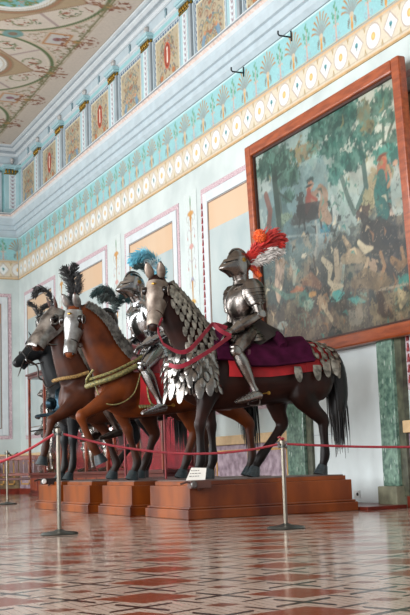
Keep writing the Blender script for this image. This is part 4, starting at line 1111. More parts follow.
# ---- horse 1: the foremost dark bay
coat1 = coat('dark_bay_coat', '#2c120b', '#0f0a09', '#150805', .62)
H1 = make_horse('dark_bay_horse', 'foremost horse, dark bay, with grey scale armour and purple saddle', 5.95, 11.98, coat1,
    [(.52, 0, 1.46, .175, .31), (.66, 0, 1.68, .145, .26), (.82, 0, 1.92, .13, .235), (.95, 0, 2.12, .115, .195), (1.03, 0, 2.27, .095, .15)],
    ((1.09, 0.03, 2.36), math.radians(55), math.radians(66)),
    [leg('f', .17, (.48, 1.15), (.55, .95), (.63, .71), (.65, .63), (.65, .52), (.65, .38), (.65, .24), (.68, .15), (.70, .10)),
     leg('f', -.17, (.42, 1.15), (.40, .93), (.36, .71), (.35, .63), (.345, .52), (.34, .38), (.34, .24), (.37, .15), (.39, .10)),
     leg('h', .17, (-.86, 1.22), (-.74, 1.0), (-.86, .80), (-1.0, .665), (-1.005, .56), (-1.01, .40), (-1.01, .24), (-.985, .15), (-.97, .10)),
     leg('h', -.17, (-.80, 1.20), (-.58, .98), (-.57, .79), (-.62, .645), (-.56, .54), (-.43, .39), (-.31, .25), (-.25, .16), (-.22, .11))])
tack1 = mat('grey_scale_armour', '#a19c90', .42, .5, var=.35, scale=14, bump=.2, bscale=50, col2='#55514a')
chanfron(H1, mat('worn_chanfron', '#a3968a', .42, .45, var=.35, scale=9, bump=.2, bscale=30, col2='#6e6056'), H1.t)
bridle(H1, leath, H1.t)
mb = MB(); H1.neck.lames(mb, .18, .98, 11, -48, 46, .02, .007, .016); mb.build('crinet', tack1, H1.t, angle=30)
scales(H1.neck, .20, .97, 10, 42, 118, 6, .115, .05, tack1, 'neck_scales', H1.t, keep=lambda u, v: v < .35+.9*(1-u))
scales(H1.neck, .20, .9, 7, -118, -30, 4, .15, .08, tack1, 'neck_scales', H1.t)
scales(H1.torso, .76, .90, 5, 40, 100, 7, .13, .06, tack1, 'shoulder_scales', H1.t, off=.03)
scales(H1.torso, .885, .985, 4, 30, 112, 8, .12, .055, steelb2, 'breast_scales', H1.t, off=.035)
scales(H1.torso, .885, .985, 4, -112, -30, 8, .12, .055, steelb2, 'breast_scales', H1.t, off=.035)
mb = MB()
for (x, y, z, L_) in ((.90, .02, 1.34, .34), (.93, .10, 1.20, .34), (.88, .20, 1.12, .30), (.70, .30, 1.14, .28), (.58, .32, 1.16, .26), (.92, -.1, 1.18, .34), (.98, .0, 1.06, .22), (.80, .26, 1.32, .3), (.95, .12, 1.42, .3)):
    leaf(mb, (x, y, z), (x-.3 if x > .8 else .25, y*2+.05, .1), (0, 0, -1), L_*.85, .09)
mb.build('breast_tongues', steel, H1.t, angle=25)
mb = MB()
for r_ in range(6):
    for q in range(9):
        ph = math.radians(-75+22*q+(11 if r_ % 2 else 0)); z = 1.46-.075*r_
        leaf(mb, (.64+.36*math.cos(ph)-.02*abs(r_-2), .32*math.sin(ph), z), (math.cos(ph), math.sin(ph), .15), (0, 0, -1), .12, .06)
mb.build('breast_scales', steel, H1.t, angle=25)
mb = MB(); mb.sphere((1.0, .12, 1.33), (.06, .07, .06), 12); mb.sphere((.93, .24, 1.30), .05, 10); mb.build('breast_boss', steelb2, H1.t)
# saddle with purple velvet
purpv = mat('purple_velvet', '#451230', 1.0, var=.35, scale=6, bump=.3, bscale=70, spec=.1, col2='#300a20'); redc = mat('red_cloth', '#b3171f', .75, var=.2, scale=5, bump=.15, bscale=40, sheen=.05)
greyf = mat('grey_fringe', '#8f8878', .6, .3, var=.35, scale=30, col2='#5c564a')
def saddle(h, cloth, under, with_crupper):
    mb = MB(); h.torso.shell(mb, .10, .68, -92, 92, .022, .008, 26, 30, hem=lambda u, v: .006*math.sin(v*40+u*9)); c0 = mb.build('saddle_cloth', under, h.t, angle=60)
    mb = MB(); h.torso.shell(mb, .30, .60, -76, 76, .055, .055, 22, 26, hem=lambda u, v: .02*math.sin(u*PI)+.008*math.sin(v*33)); mb.build('velvet_skirt', cloth, h.t, angle=60)
    mb = MB(); h.torso.shell(mb, .60, .74, -66, 66, .045, .04, 14, 22, hem=lambda u, v: .012*math.sin(v*23)); mb.build('velvet_skirt', cloth, h.t, angle=60)
    mb = MB(); mb.tube([(-.42, -.32, 1.55), (-.42, -.2, 1.66), (-.44, 0, 1.70), (-.42, .2, 1.66), (-.42, .32, 1.55)], [.05, .07, .08, .07, .05], 12, sub=5); mb.sphere((-.1, 0, 1.62), (.34, .2, .08), 16); mb.build('cantle', cloth, h.t)
    mb = MB()
    L2 = Loft([(.26, 0, 1.52, .24, .08), (.31, 0, 1.64, .22, .07), (.35, 0, 1.72, .17, .05), (.37, 0, 1.76, .08, .03)]); L2.solid(mb, 12, 18); mb.build('pommel', cloth, h.t)
saddle(H1, purpv, redc, True)
mb = MB(); H1.torso.shell(mb, .02, .33, -92, 92, .03, .008, 18, 30, hem=lambda u, v: .008*math.sin(v*44)); mb.build('crupper_cloth', redc, H1.t, angle=60)
mb = MB()
for i in range(5): H1.torso.shell(mb, .07+.052*i, .09+.052*i, -70, 70, .045+.008*(i % 2), .008, 2, 26)
H1.torso.shell(mb, .03, .34, -10, 10, .05, .01, 12, 6); mb.build('crupper_straps', greyf, H1.t, angle=50)
scales(H1.torso, .06, .30, 5, 22, 82, 6, .10, .05, tack1, 'crupper_scales', H1.t, off=.05)
mb = MB()
for x, z in ((-.98, 1.36), (-.84, 1.32), (-.58, 1.30), (-1.10, 1.38)): mb = MB(); leaf(mb, (x, .345, z), (0, 1, .1), (0, 0, -1), .20, .09); mb.build('crupper_tassel', tack1, H1.t, angle=25)
mb = MB()
hair(mb, [(-1.22, 0, 1.50), (-1.27, 0, 1.42), (-1.27, 0, 1.3)], 1.0, .028, 240, 1.0, .05, 3, wind=(-.08, .0, 0), th=.010)
mb.tube([(-1.12, 0, 1.56), (-1.24, 0, 1.50), (-1.33, 0, 1.3), (-1.34, 0, 1.0), (-1.31, 0, .75), (-1.29, 0, .45)], [.05, .085, .115, .125, .10, .02], 12, sub=4); mb.build('tail', black, H1.t)
# red leather reins and straps
redr = mat('red_leather', '#9c2238', .5, var=.2, scale=10)
mb = MB()
mb.ribbon([(.30, .26, 1.76), (.48, .27, 1.80), (.58, .30, 1.72), (.80, .30, 1.50), (.95, .28, 1.47), (1.12, .26, 1.56)], [.05, .05, .05, .055, .045, .03], (0, .3, 1), .005)
mb.ribbon([(.28, .32, 1.66), (.59, .36, 1.47), (.92, .34, 1.30), (1.05, .24, 1.32)], [.05]*4, (0, .3, 1), .005)
mb.ribbon([(1.12, .26, 1.56), (1.17, .24, 1.72), (1.14, .30, 1.86)], [.022]*3, (1, .2, 0), .005)
mb.ribbon([(.48, .27, 1.80), (.40, .3, 1.72), (.28, .32, 1.66)], [.05]*3, (0, .3, 1), .005)
mb.build('red_reins', redr, H1.t)
for sy in (-1, 1):
    mb = MB(); mb.ribbon([(.05, sy*.33, 1.5), (.08, sy*.36, 1.2), (.06, sy*.385, .98)], [.035]*3, (1, 0, 0), .006); s_ = mb.build('stirrup_leather', mat('purple_strap', '#5a2038', .6), H1.t)
    mb = MB(); mb.tube([(.05-.07, sy*.40, .84), (.05-.075, sy*.40, .9), (.05, sy*.40, .99), (.05+.075, sy*.40, .9), (.05+.07, sy*.40, .84)], .009, 6, sub=4); mb.ribbon([(-.03, sy*.40, .835), (.13, sy*.40, .835)], .09, (0, 1, 0), .012, sub=0); mb.build('stirrup', steeld, s_)

# ---- horse 2: chestnut
coat2 = coat('chestnut_coat', '#66300f', '#1f130e', '#3a180b', .50)
H2 = make_horse('chestnut_horse', 'chestnut horse, second of the row, with silver face plate and gold-green breast rope', 5.5, 13.58, coat2,
    [(.56, 0, 1.46, .19, .33), (.72, 0, 1.68, .16, .29), (.84, 0, 1.92, .14, .26), (.96, 0, 2.08, .12, .21), (1.07, 0, 2.17, .10, .16)],
    ((1.15, .02, 2.23), math.radians(48), math.radians(72)),
    [leg('f', .17, (.55, 1.18), (.78, 1.03), (1.04, .88), (1.12, .83), (1.09, .72), (1.03, .57), (.97, .44), (.92, .37), (.90, .33), up=1, hd=(-.4, 0, -1)),
     leg('f', -.17, (.50, 1.15), (.47, .93), (.40, .73), (.37, .66), (.34, .54), (.29, .38), (.25, .24), (.28, .15), (.30, .10)),
     leg('h', .17, (-.88, 1.22), (-.86, 1.03), (-1.08, .84), (-1.24, .70), (-1.25, .60), (-1.26, .44), (-1.27, .26), (-1.24, .16), (-1.22, .10)),
     leg('h', -.17, (-.74, 1.20), (-.50, .98), (-.52, .79), (-.58, .64), (-.56, .54), (-.50, .38), (-.46, .24), (-.42, .15), (-.40, .10))])
silv = mat('silver_chanfron', '#b4b4b3', .3, .75, var=.25, scale=8, bump=.15, bscale=30, col2='#74716e')
chanfron(H2, silv, H2.t)
bridle(H2, mat('black_leather', '#17120f', .45), H2.t)
grey2 = mat('grey_lames', '#8d8b86', .45, .5, var=.35, scale=18, bump=.3, bscale=60, col2='#4c4a48')
mb = MB(); H2.neck.lames(mb, .12, .99, 18, -66, 66, .016, .008, .022); mb.build('crinet', grey2, H2.t, angle=30)
saddle(H2, mat('crimson_velvet', '#7c1622', .8, var=.3, scale=6, bump=.2, bscale=60, sheen=.5), redc, False)
gold3 = mat('gold_green_cord', '#8f8450', .5, .35, var=.45, scale=45, bump=.6, bscale=70, col2='#3f4630')
mb = MB(); R1 = []
for i in range(15): R1.append(H2.neck.pt(.04+.10*math.cos(PI*i/14*2)*0+.16*abs(i/14-.5)*2*-.2+.1, math.radians(20+320*i/14), .035))
mb = MB(); strand = [H2.torso.pt(.70+.27*math.sin(PI*i/20), math.radians(8+80*math.sin(PI*i/20)*0)+0, 0) for i in range(2)]
bp = [(.18, .14, 1.66), (.30, .27, 1.52), (.52, .30, 1.40), (.74, .25, 1.30), (.92, .12, 1.24), (.97, 0, 1.22), (.92, -.12, 1.24), (.74, -.25, 1.30), (.52, -.30, 1.40), (.30, -.27, 1.52), (.18, -.14, 1.66)]
mb = MB(); mb.tube(bp, .036, 10, sub=6); mb.tube([Vector(p)+Vector((.0, 0, .075)) for p in bp], .02, 8, sub=6); mb.build('breast_rope', gold3, H2.t)
mb = MB(); mb.tube([(.93, .13, 1.42), (1.0, .06, 1.30), (.97, .0, 1.22)], .018, 8, sub=4); mb.tube([(.92, .14, 1.22), (.84, .23, 1.0), (.66, .29, .97), (.46, .32, 1.1), (.36, .33, 1.38)], .008, 6, sub=6)
mb.tube([(.30, .29, 1.5), (.28, .32, 1.2), (.24, .34, .98), (.1, .35, .9)], .012, 6, sub=6); mb.build('hanging_cord', gold3, H2.t)
mb = MB(); H2.torso.shell(mb, .575, .705, 60, 124, .05, .01, 8, 12); fl = mb.build('saddle_flap', redc, H2.t, angle=60)
mb = MB()
for i in range(9): leaf(mb, H2.torso.pt(.58+.0155*i, math.radians(122), .055), H2.torso.nrm(.6, math.radians(100)), (0, 0, -1), .045, .03)
mb.build('flap_fringe', gold3, fl)
mb = MB(); hair(mb, [(1.0, 0, 2.3), (.9, 0, 2.15)], .3, .02, 30, .7, .25, 6); mb.build('forelock', black, H2.t)
mb = MB(); hair(mb, [(-1.22, 0, 1.50), (-1.27, 0, 1.4)], 1.0, .02, 130, 1.0, .07, 8, wind=(-.12, 0, 0), th=.009); mb.build('tail', black, H2.t)

# ---- horse 3: dark brown with the great face plate
coat3 = coat('brown_coat', '#43200f', '#221510', '#28110a', .55)
H3 = make_horse('dark_brown_horse', 'dark brown horse, third of the row, with a broad steel face plate pointing left', 5.5, 15.2, coat3,
    [(.54, 0, 1.46, .18, .31), (.66, 0, 1.70, .15, .27), (.76, 0, 1.95, .12, .22), (.84, 0, 2.17, .10, .18), (.88, 0, 2.33, .085, .13)],
    ((.90, .0, 2.42), math.radians(18), math.radians(52)),
    [leg('f', .17, (.52, 1.18), (.72, 1.05), (.94, .90), (1.02, .85), (1.05, .74), (1.09, .60), (1.12, .46), (1.14, .39), (1.155, .34), up=1, hd=(.2, 0, -1)),
     leg('f', -.17, (.46, 1.15), (.30, .93), (.13, .72), (.09, .63), (.05, .52), (-.0, .38), (-.05, .24), (-.02, .15), (.0, .10)),
     leg('h', .17, (-.86, 1.22), (-.90, 1.03), (-1.15, .86), (-1.32, .73), (-1.32, .62), (-1.32, .44), (-1.32, .26), (-1.29, .16), (-1.27, .10)),
     leg('h', -.17, (-.80, 1.20), (-.58, .98), (-.60, .79), (-.66, .645), (-.62, .54), (-.56, .39), (-.50, .25), (-.46, .16), (-.44, .10))])
big = mat('broad_chanfron', '#a8a49f', .3, .8, var=.3, scale=8, bump=.15, bscale=26, col2='#5c5754')
mb = MB(); hd = H3.head
hd.shell(mb, .02, .86, -112, 112, .02, .007, 26, 30, flare=.045, hole=lambda u, v: abs(u-.36) < .12 and .56 < abs(v-.5)*2 < .86, hem=lambda u, v: .02*math.exp(-((v-.5)*8)**2)); fp = mb.build('face_plate', big, H3.t, angle=50)
for sy in (-1, 1):
    mb = MB(); c = Vector((.185, sy*.158, .005)); mb.tube([H3.M @ (c+Vector((.075*math.cos(2*PI*i/16), sy*.012, .062*math.sin(2*PI*i/16)))) for i in range(17)], .014, 6); mb.build('eye_guard', big, fp)
mb = MB(); hd.shell(mb, .55, .95, -60, 60, .05, .006, 8, 14, flare=.03); mb.build('nose_flange', big, fp, angle=50)
bridle(H3, mat('black_leather', '#17120f', .45), H3.t)
mb = MB(); H3.neck.lames(mb, .15, .99, 10, -70, 70, .018, .007, .02); mb.build('crinet', big, H3.t, angle=30)
mb = MB(); mb.tube([(.94, .0, 1.42), (.86, .16, 1.44), (.70, .24, 1.46), (.5, .27, 1.52)], .026, 8, sub=5); mb.tube([(.94, .0, 1.42), (.86, -.16, 1.44), (.70, -.24, 1.46), (.5, -.27, 1.52)], .026, 8, sub=5); mb.build('breast_fringe', mat('ochre_fringe', '#a9854a', .7, var=.4, scale=60, bump=.5, bscale=90), H3.t)
saddle(H3, mat('black_velvet', '#231a1c', .8, sheen=.5), redw2 and mat('dark_red_cloth', '#5e1a1c', .8), False)
mb = MB(); hair(mb, [(-1.22, 0, 1.50), (-1.27, 0, 1.4)], 1.0, .02, 110, 1.0, .07, 9, wind=(-.12, 0, 0), th=.009); mb.build('tail', black, H3.t)
# ---- horse 4: black
coat4 = coat('black_coat', '#1c1f22', '#1a1715', '#0e1012', .5)
H4 = make_horse('black_horse', 'black horse at the far end of the row, mouth open, in blued breast armour', 5.8, 16.7, coat4,
    [(.56, 0, 1.46, .18, .31), (.70, 0, 1.68, .15, .27), (.80, 0, 1.90, .12, .22), (.88, 0, 2.10, .10, .18), (.93, 0, 2.22, .085, .14)],
    ((.98, .0, 2.27), math.radians(8), math.radians(42)),
    [leg('f', .17, (.50, 1.15), (.52, .93), (.54, .71), (.54, .63), (.54, .52), (.54, .38), (.55, .24), (.58, .15), (.60, .10)),
     leg('f', -.17, *F_STAND(.05)),
     leg('h', .17, (-.86, 1.22), (-.66, 1.0), (-.72, .80), (-.80, .665), (-.77, .56), (-.73, .40), (-.69, .24), (-.66, .15), (-.64, .10)),
     leg('h', -.17, (-.80, 1.20), (-.58, .98), (-.57, .79), (-.62, .645), (-.56, .54), (-.43, .39), (-.31, .25), (-.25, .16), (-.22, .11))], openm=.035)
blued = mat('blued_steel', '#2e4450', .25, .9, var=.35, scale=8, bump=.15, bscale=30, col2='#16222a')
mb = MB(); H4.head.shell(mb, .04, .42, -85, 85, .014, .006, 16, 22, hem=lambda u, v: .01*math.sin(v*PI*6)); fp = mb.build('face_plate', blued, H4.t, angle=50)
mb = MB(); mb.tube([H4.M @ Vector((.10, 0, .04)), H4.M @ Vector((.14, 0, .10)), H4.M @ Vector((.13, 0, .17))], [.02, .014, .003], 8); mb.build('spike', blued, fp)
mb = MB(); mb.tube([H4.M @ Vector((.50, .07, -.09)), H4.M @ Vector((.66, .09, -.16)), H4.M @ Vector((.76, .06, -.22))], [.01, .012, .004], 8); mb.build('bit_spike', steeld, H4.t)
o = bridle(H4, mat('black_leather', '#17120f', .45), H4.t)
mb = MB(); mb.tube([H4.M @ Vector((.48, .08, -.12)), H4.M @ Vector((.42, .09, -.30)), H4.M @ Vector((.52, .10, -.44)), H4.M @ Vector((.50, .10, -.52))], [.014]*4, 8, sub=5); mb.tube([H4.M @ Vector((.50, .10, -.52)), (.95, .2, 1.42), (.8, .24, 1.5), (.5, .3, 1.7)], .012, 8, sub=5); mb.build('curb_shank', steeld, o)
mb = MB(); H4.neck.lames(mb, .1, .99, 10, -60, 60, .018, .007, .02); mb.build('crinet', blued, H4.t, angle=30)
mb = MB(); H4.torso.shell(mb, .74, .985, 28, 128, .04, .008, 14, 18, flare=.03); H4.torso.shell(mb, .74, .985, -128, -28, .04, .008, 14, 18, flare=.03); bo = Vector((1.0, 0, 1.2)); mb.sphere((.88, .16, 1.18), (.09, .08, .10), 14); mb.build('breast_armour', blued, H4.t, angle=50)
mb = MB(); mb.tube([(.99, -.14, .98), (1.07, 0, .99), (1.02, .14, 1.0), (.85, .28, 1.02)], .028, 8, sub=5); mb.build('breast_rim', blued, H4.t)
saddle(H4, MATS['black_velvet'], MATS['dark_red_cloth'], False)
mb = MB(); hair(mb, [(-1.22, 0, 1.50), (-1.27, 0, 1.4)], 1.0, .02, 80, 1.0, .07, 10, wind=(-.12, 0, 0), th=.009); mb.build('tail', black, H4.t)

# ---- plumes of the horses
def horse_plume(h, specs, mname, parent):
    mb = MB()
    for i, (pts, w, n, kk) in enumerate(specs): plume(mb, [h.M @ Vector((.0, 0, .04))]+[Vector(p) for p in pts], w, n, kk, seed=20+i)
    return mb.build('plume', mname, parent, angle=80)
blackf = mat('black_feather', '#0d0d10', .6, var=.3, sheen=.3)
horse_plume(H2, [([(1.18, .02, 2.46), (1.22, .02, 2.64), (1.26, .0, 2.74)], [.05, .09, .11, .06], 170, 0), ([(1.16, .0, 2.45), (1.15, 0, 2.66), (1.12, .0, 2.80)], [.05, .08, .10, .05], 150, 0), ([(1.12, .05, 2.40), (1.09, .08, 2.54), (1.10, .1, 2.66)], [.05, .08, .09, .05], 120, 0)], blackf, H2.t)
horse_plume(H3, [([(.96, 0, 2.60), (1.04, 0, 2.72), (1.16, .03, 2.72), (1.22, .04, 2.62)], [.03, .06, .085, .09, .05], 190, 0)], blackf, H3.t)
horse_plume(H4, [([(1.02, 0, 2.52), (1.06, 0, 2.70), (1.17, 0, 2.76)], [.03, .06, .07, .05], 130, 0), ([(.98, 0, 2.52), (.95, 0, 2.68), (.86, 0, 2.74)], [.03, .06, .07, .05], 130, 0)], blackf, H4.t)

# ------------------------------------------------------------------ armour figures
def gauntlet(t, m, wrist, hand_dir, palm_side, thumb_up, cuff_from):
    """cuff, back plate, four jointed fingers and a thumb closing round the reins"""
    w = Vector(wrist); d = Vector(hand_dir).normalized(); s_ = Vector(palm_side); s_ = (s_-d*s_.dot(d)).normalized(); n = d.cross(s_)
    c0 = Vector(cuff_from)
    mb = MB(); Loft([tuple(w+(c0-w)*.75)+(.078, .078), tuple(w+(c0-w)*.35)+(.056, .056), tuple(w)+(.038, .036), tuple(w+d*.03)+(.042, .034)], side=tuple(s_)).solid(mb, 14, 18); g = mb.build('gauntlet', m, t)
    mb = MB(); Loft([tuple(w)+(.038, .028), tuple(w+d*.05)+(.048, .028), tuple(w+d*.095)+(.046, .024)], side=tuple(s_)).solid(mb, 8, 14)
    mb.build('hand_plate', m, g)
    for i in range(4):
        b0 = w+d*.092+s_*(-.034+.0225*i); L_ = (.034, .040, .038, .030)[i]
        p1 = b0+d*L_-n*.006; p2 = p1+d*L_*.35-n*L_*.8; p3 = p2-d*L_*.6-n*L_*.35
        mb = MB(); mb.tube([b0, p1, p2, p3], [.0125, .012, .011, .009], 8, sub=3); mb.build('finger', m, g)
    b0 = w+d*.035+s_*(.04 if thumb_up else -.04); s2 = s_*(1 if thumb_up else -1)
    mb = MB(); mb.tube([b0, b0+d*.03+s2*.018-n*.012, b0+d*.055+s2*.008-n*.035], [.014, .013, .010], 8, sub=3); mb.build('thumb', m, g)
def make_rider(label, X0, Y0, dx, dz, m, m2, headyaw=0, lean=0, rz=PI, standing=False, group=None, plumes=None, name='mounted_armour', hands=((.34, .26, 1.66), (.30, -.20, 1.70)), z0=None, skirt=True):
    t = thing(name, label, 'suit of armour', (X0-dx if not standing else X0, Y0, (ZP if z0 is None else z0)+dz), rz, group)
    P = lambda x, y, z: (x+(z-1.6)*-lean, y, z)
    # breast and back plates
    body = Loft([P(-.06, 0, 1.72)+(.19, .15), P(-.06, 0, 1.80)+(.175, .135), P(-.055, 0, 1.90)+(.165, .128), P(-.045, 0, 2.02)+(.205, .185), P(-.045, 0, 2.14)+(.225, .195), P(-.05, 0, 2.26)+(.215, .155), P(-.055, 0, 2.35)+(.125, .085), P(-.05, 0, 2.40)+(.085, .075)])
    mb = MB(); body.solid(mb, 34, 30)
    for i in range(len(mb.v)):      # medial keel of the breastplate
        v = Vector(mb.v[i]); 
        if v.x > 0: mb.v[i] = (v.x+.022*math.exp(-(v.y/.05)**2)*min(1, max(0, (2.3-v.z)*4)), v.y, v.z)
    cu = mb.build('cuirass', m, t)
    mb = MB()
    for z, r1, r2 in ((1.91, .172, .135), (2.335, .135, .098)): mb.tube([P(-.05+r2*math.cos(a), r1*math.sin(a), z) for a in [2*PI*i/24 for i in range(25)]], .0075, 6)
    mb.tube([P(.09, -.13, 2.27), P(.10, 0, 2.24), P(.09, .13, 2.27)], .009, 6, sub=5); mb.build('edge_rolls', m2, cu)
    # fauld and tassets
    mb = MB(); sk = Loft([P(-.06, 0, 1.86)+(.160, .125), P(-.07, 0, 1.76)+(.205, .175), P(-.09, 0, 1.66)+(.25, .235), P(-.10, 0, 1.585)+(.27, .27)]); sk.lames(mb, 0, .8, 5, 0, 360, .0, .005, .012, 30); mb.build('fauld', m, t, angle=30)
    if skirt:
        mb = MB(); Loft([P(-.10, 0, 1.90)+(.15, .12), P(-.16, 0, 1.76)+(.20, .20), P(-.24, 0, 1.62)+(.24, .30)]).shell(mb, 0, 1, 30, 150+180, .0, .012, 8, 30, hem=lambda u, v: .01*math.sin(v*50)*u)
        mb.build('mail_skirt', dkcl, t)
    for sy in (-1, 1):
        mb = MB(); 
        for i in range(4):
            c = Vector(P(.06+.045*i, sy*(.14+.022*i), 1.77-.048*i)); mb.sphere(tuple(c), (.07, .085, .045), 12)
        mb.build('tasset', m, t, angle=30)
    # legs
    if standing: LG = lambda sy: dict(hip=(-.06, sy*.11, 1.66), knee=(.0, sy*.13, 1.20), ank=(-.04, sy*.13, .80), toe=(.17, sy*.17, .74))
    else: LG = lambda sy: dict(hip=(-.02, sy*.16, 1.70), knee=(.24, sy*.37, 1.47), ank=(.02, sy*.40, 1.0), toe=(.30, sy*.44, .875))
    for sy in (1, -1):
        g = LG(sy); hp, kn, an, to = (Vector(g[k]) for k in ('hip', 'knee', 'ank', 'toe'))
        mb = MB(); Loft([tuple(hp)+(.12, .13), tuple(hp.lerp(kn, .5))+(.11, .115), tuple(hp.lerp(kn, .86))+(.085, .088), tuple(kn)+(.068, .07)]).solid(mb, 18, 20); mb.build('cuisse', m, t)
        mb = MB(); mb.sphere(tuple(kn+Vector((.012, 0, .0))), (.072, .072, .075), 16); n_ = Vector((.02, sy*.07, 0)); mb.sphere(tuple(kn+n_), (.06, .014, .055), 12)
        for dz_ in (-.055, .055): mb.sphere(tuple(kn+(an-kn).normalized()*dz_*1.0), (.068, .068, .03), 14)
        mb.build('knee_guard', m2, t)
        fw_ = Vector((1, 0, 0))
        mb = MB(); Loft([tuple(kn.lerp(an, .06))+(.068, .068), tuple(kn.lerp(an, .28)-fw_*.01)+(.076, .084), tuple(kn.lerp(an, .55)-fw_*.005)+(.060, .068), tuple(kn.lerp(an, .82))+(.040, .044), tuple(an)+(.042, .048)]).solid(mb, 22, 20); mb.build('greave', m2, t)
        mb = MB(); a0 = an+Vector((-.05, 0, -.045)); L_ = Loft([tuple(a0+Vector((-.02, 0, -.01)))+(.036, .042), tuple(a0+Vector((.04, 0, .0)))+(.046, .058), tuple(a0.lerp(to, .5))+(.050, .044), tuple(a0.lerp(to, .8))+(.046, .030), tuple(to)+(.022, .014)]); L_.solid(mb, 22, 16)
        L_.lames(mb, .3, .95, 7, -95, 95, .001, .004, .006, 12); mb.build('sabaton', m2, t, angle=30)
        mb = MB(); mb.tube([an+Vector((-.07, 0, -.03)), an+Vector((-.15, 0, -.02))], .006, 6); mb.sphere(tuple(an+Vector((-.17, 0, -.02))), (.025, .006, .025), 8); mb.build('spur', brass, t)
    # arms
    for k, sy in enumerate((1, -1)):
        sh = Vector(P(-.07, sy*.225, 2.25)); ha = Vector(hands[k]) if not standing else Vector((.02, sy*.30, 1.58))
        el = (sh+ha)/2+Vector((-.13 if not standing else -.03, sy*.06, -.10 if not standing else 0))
        if k == 0 and not standing: el = Vector((-.12, .30, 1.93))
        wr = ha+(el-ha).normalized()*.10
        mb = MB(); Loft([tuple(sh)+(.076, .078), tuple(sh.lerp(el, .5))+(.070, .072), tuple(el)+(.056, .058)]).solid(mb, 14, 18); mb.build('upper_arm', m, t)
        mb = MB(); L_ = Loft([tuple(sh+Vector((0, -sy*.05, .075)))+(.04, .05), tuple(sh+Vector((0, sy*.01, .04)))+(.092, .125), tuple(sh.lerp(el, .22))+(.108, .135), tuple(sh.lerp(el, .5))+(.095, .108), tuple(sh.lerp(el, .66))+(.082, .086)]); L_.solid(mb, 12, 18); L_.lames(mb, .2, .98, 6, 0, 360, .002, .005, .010, 22); mb.build('pauldron', m, t, angle=30)
        mb = MB(); mb.sphere(tuple(el), (.062, .058, .062), 14); mb.sphere(tuple(el+Vector((-.01, sy*.055, 0))), (.065, .012, .05), 12); mb.build('elbow_guard', m2, t)
        mb = MB(); Loft([tuple(el)+(.056, .058), tuple(el.lerp(wr, .4))+(.060, .062), tuple(wr)+(.042, .042)]).solid(mb, 14, 18); mb.build('vambrace', m, t)
        hd_ = (ha-el).normalized() if not standing else Vector((.1, 0, -1)); gauntlet(t, m2, wr, hd_, (0, 1, .3) if not standing else (1, 0, 0), sy < 0, el.lerp(wr, .55))
    # gorget and helmet
    mb = MB(); Loft([P(-.05, 0, 2.34)+(.125, .105), P(-.045, 0, 2.39)+(.092, .09), P(-.035, 0, 2.44)+(.088, .095), P(-.03, 0, 2.49)+(.095, .105)]).lames(mb, 0, 1, 4, 0, 360, 0, .005, .008, 26); mb.build('gorget', m, t, angle=30)
    hc = Vector(P(-.01, 0, 2.585)); HM = Matrix.Translation(hc) @ Matrix.Rotation(headyaw, 4, 'Z') @ Matrix.Rotation(math.radians(9), 4, 'Y') @ Matrix.Scale(1.12, 4)
    mb = MB(); mb.sphere((0, 0, 0), (.150, .118, .165), 28, shape=lambda d: Vector((d.x*(1.0 if d.x < 0 else .92), d.y*(1-.12*max(0, -d.z)), d.z if d.z > 0 else d.z*.85))); mb.xform(HM); hm = mb.build('helmet', m, t)
    mb = MB(); mb.tube([(.10, 0, .125), (.04, 0, .165), (-.04, 0, .168), (-.11, 0, .125), (-.15, 0, .04)], [.006, .013, .014, .012, .006], 8, sub=4); mb.xform(HM); mb.build('comb', m2, hm)
    mb = MB(); vs = []; fs = []; nu, nv = 22, 14       # beaked visor
    for i in range(nu+1):
        a = math.radians(-98+196*i/nu)
        for j in range(nv+1):
            v = j/nv; z = .075-.20*v; r = 1+.015
            bk = math.exp(-(a/.62)**2)*math.exp(-((v-.42)/.30)**2)
            R1 = math.sqrt(max(.15, 1-(z/.19)**2)); vs.append(((.152*R1+.012+.095*bk)*math.cos(a), (.122*R1+.010+.01*bk)*math.sin(a), z-.015*bk))
    n0 = len(vs); vs += [tuple(Vector(v)*.96) for v in vs]; W_ = nv+1
    for i in range(nu):
        for j in range(nv):
            if j == 2 and abs(i-nu/2+.5) < 7 and int(abs(i-nu/2+.5)) != 0: continue      # sight slit
            q = (i*W_+j, (i+1)*W_+j, (i+1)*W_+j+1, i*W_+j+1); fs.append(q); fs.append(tuple(x+n0 for x in q[::-1]))
    mb.add(vs, fs); mb.xform(HM); mb.build('visor', m2, hm, angle=35)
    mb = MB()
    for sy in (-1, 1): mb.lathe([(.028, 0), (.026, .008), (.01, .014)], n=12); mb.xform(Matrix.Translation((0, sy*.122, .03)) @ Matrix.Rotation(-sy*PI/2, 4, 'X'), len(mb.v)-36)
    mb.xform(HM); mb.build('pivot', brass, hm)
    if plumes:
        cols = plumes[0]; mb = MB()
        for i, (pts, w, n, kk, mi) in enumerate(plumes[1]): plume(mb, [Vector(p) for p in pts], w, n, mi, seed=60+i, droop=kk)
        for (c, r, mi, n) in (plumes[2] if len(plumes) > 2 else ()):
            rr = random.Random(5); mb.sphere(c, r*.75, 12, mi)
            for i in range(n):
                d = Vector((rr.gauss(0, 1), rr.gauss(0, 1), rr.gauss(0, 1))).normalized(); c_ = Vector(c); mb.tube([c_+d*r*.5, c_+d*r*rr.uniform(.95, 1.12)], [r*.12, r*.03], 4, mi)
        mb.build('plume', cols, hm, angle=80)
    return t
redf = mat('scarlet_feather', '#d2200f', .7, var=.25, sheen=.4); whf = mat('white_feather', '#d8d2cc', .7, sheen=.4); orf = mat('orange_feather', '#f0650c', .7, sheen=.4)
cyf = mat('sky_blue_feather', '#6ccbe2', .8, var=.12, sheen=.4); cyw = mat('pale_blue_feather', '#cfe4ea', .7, sheen=.3); tef = mat('deep_teal_feather', '#0c4a4c', .6, var=.3, sheen=.3); grf = mat('grey_green_feather', '#5c7370', .7, var=.4, sheen=.3)
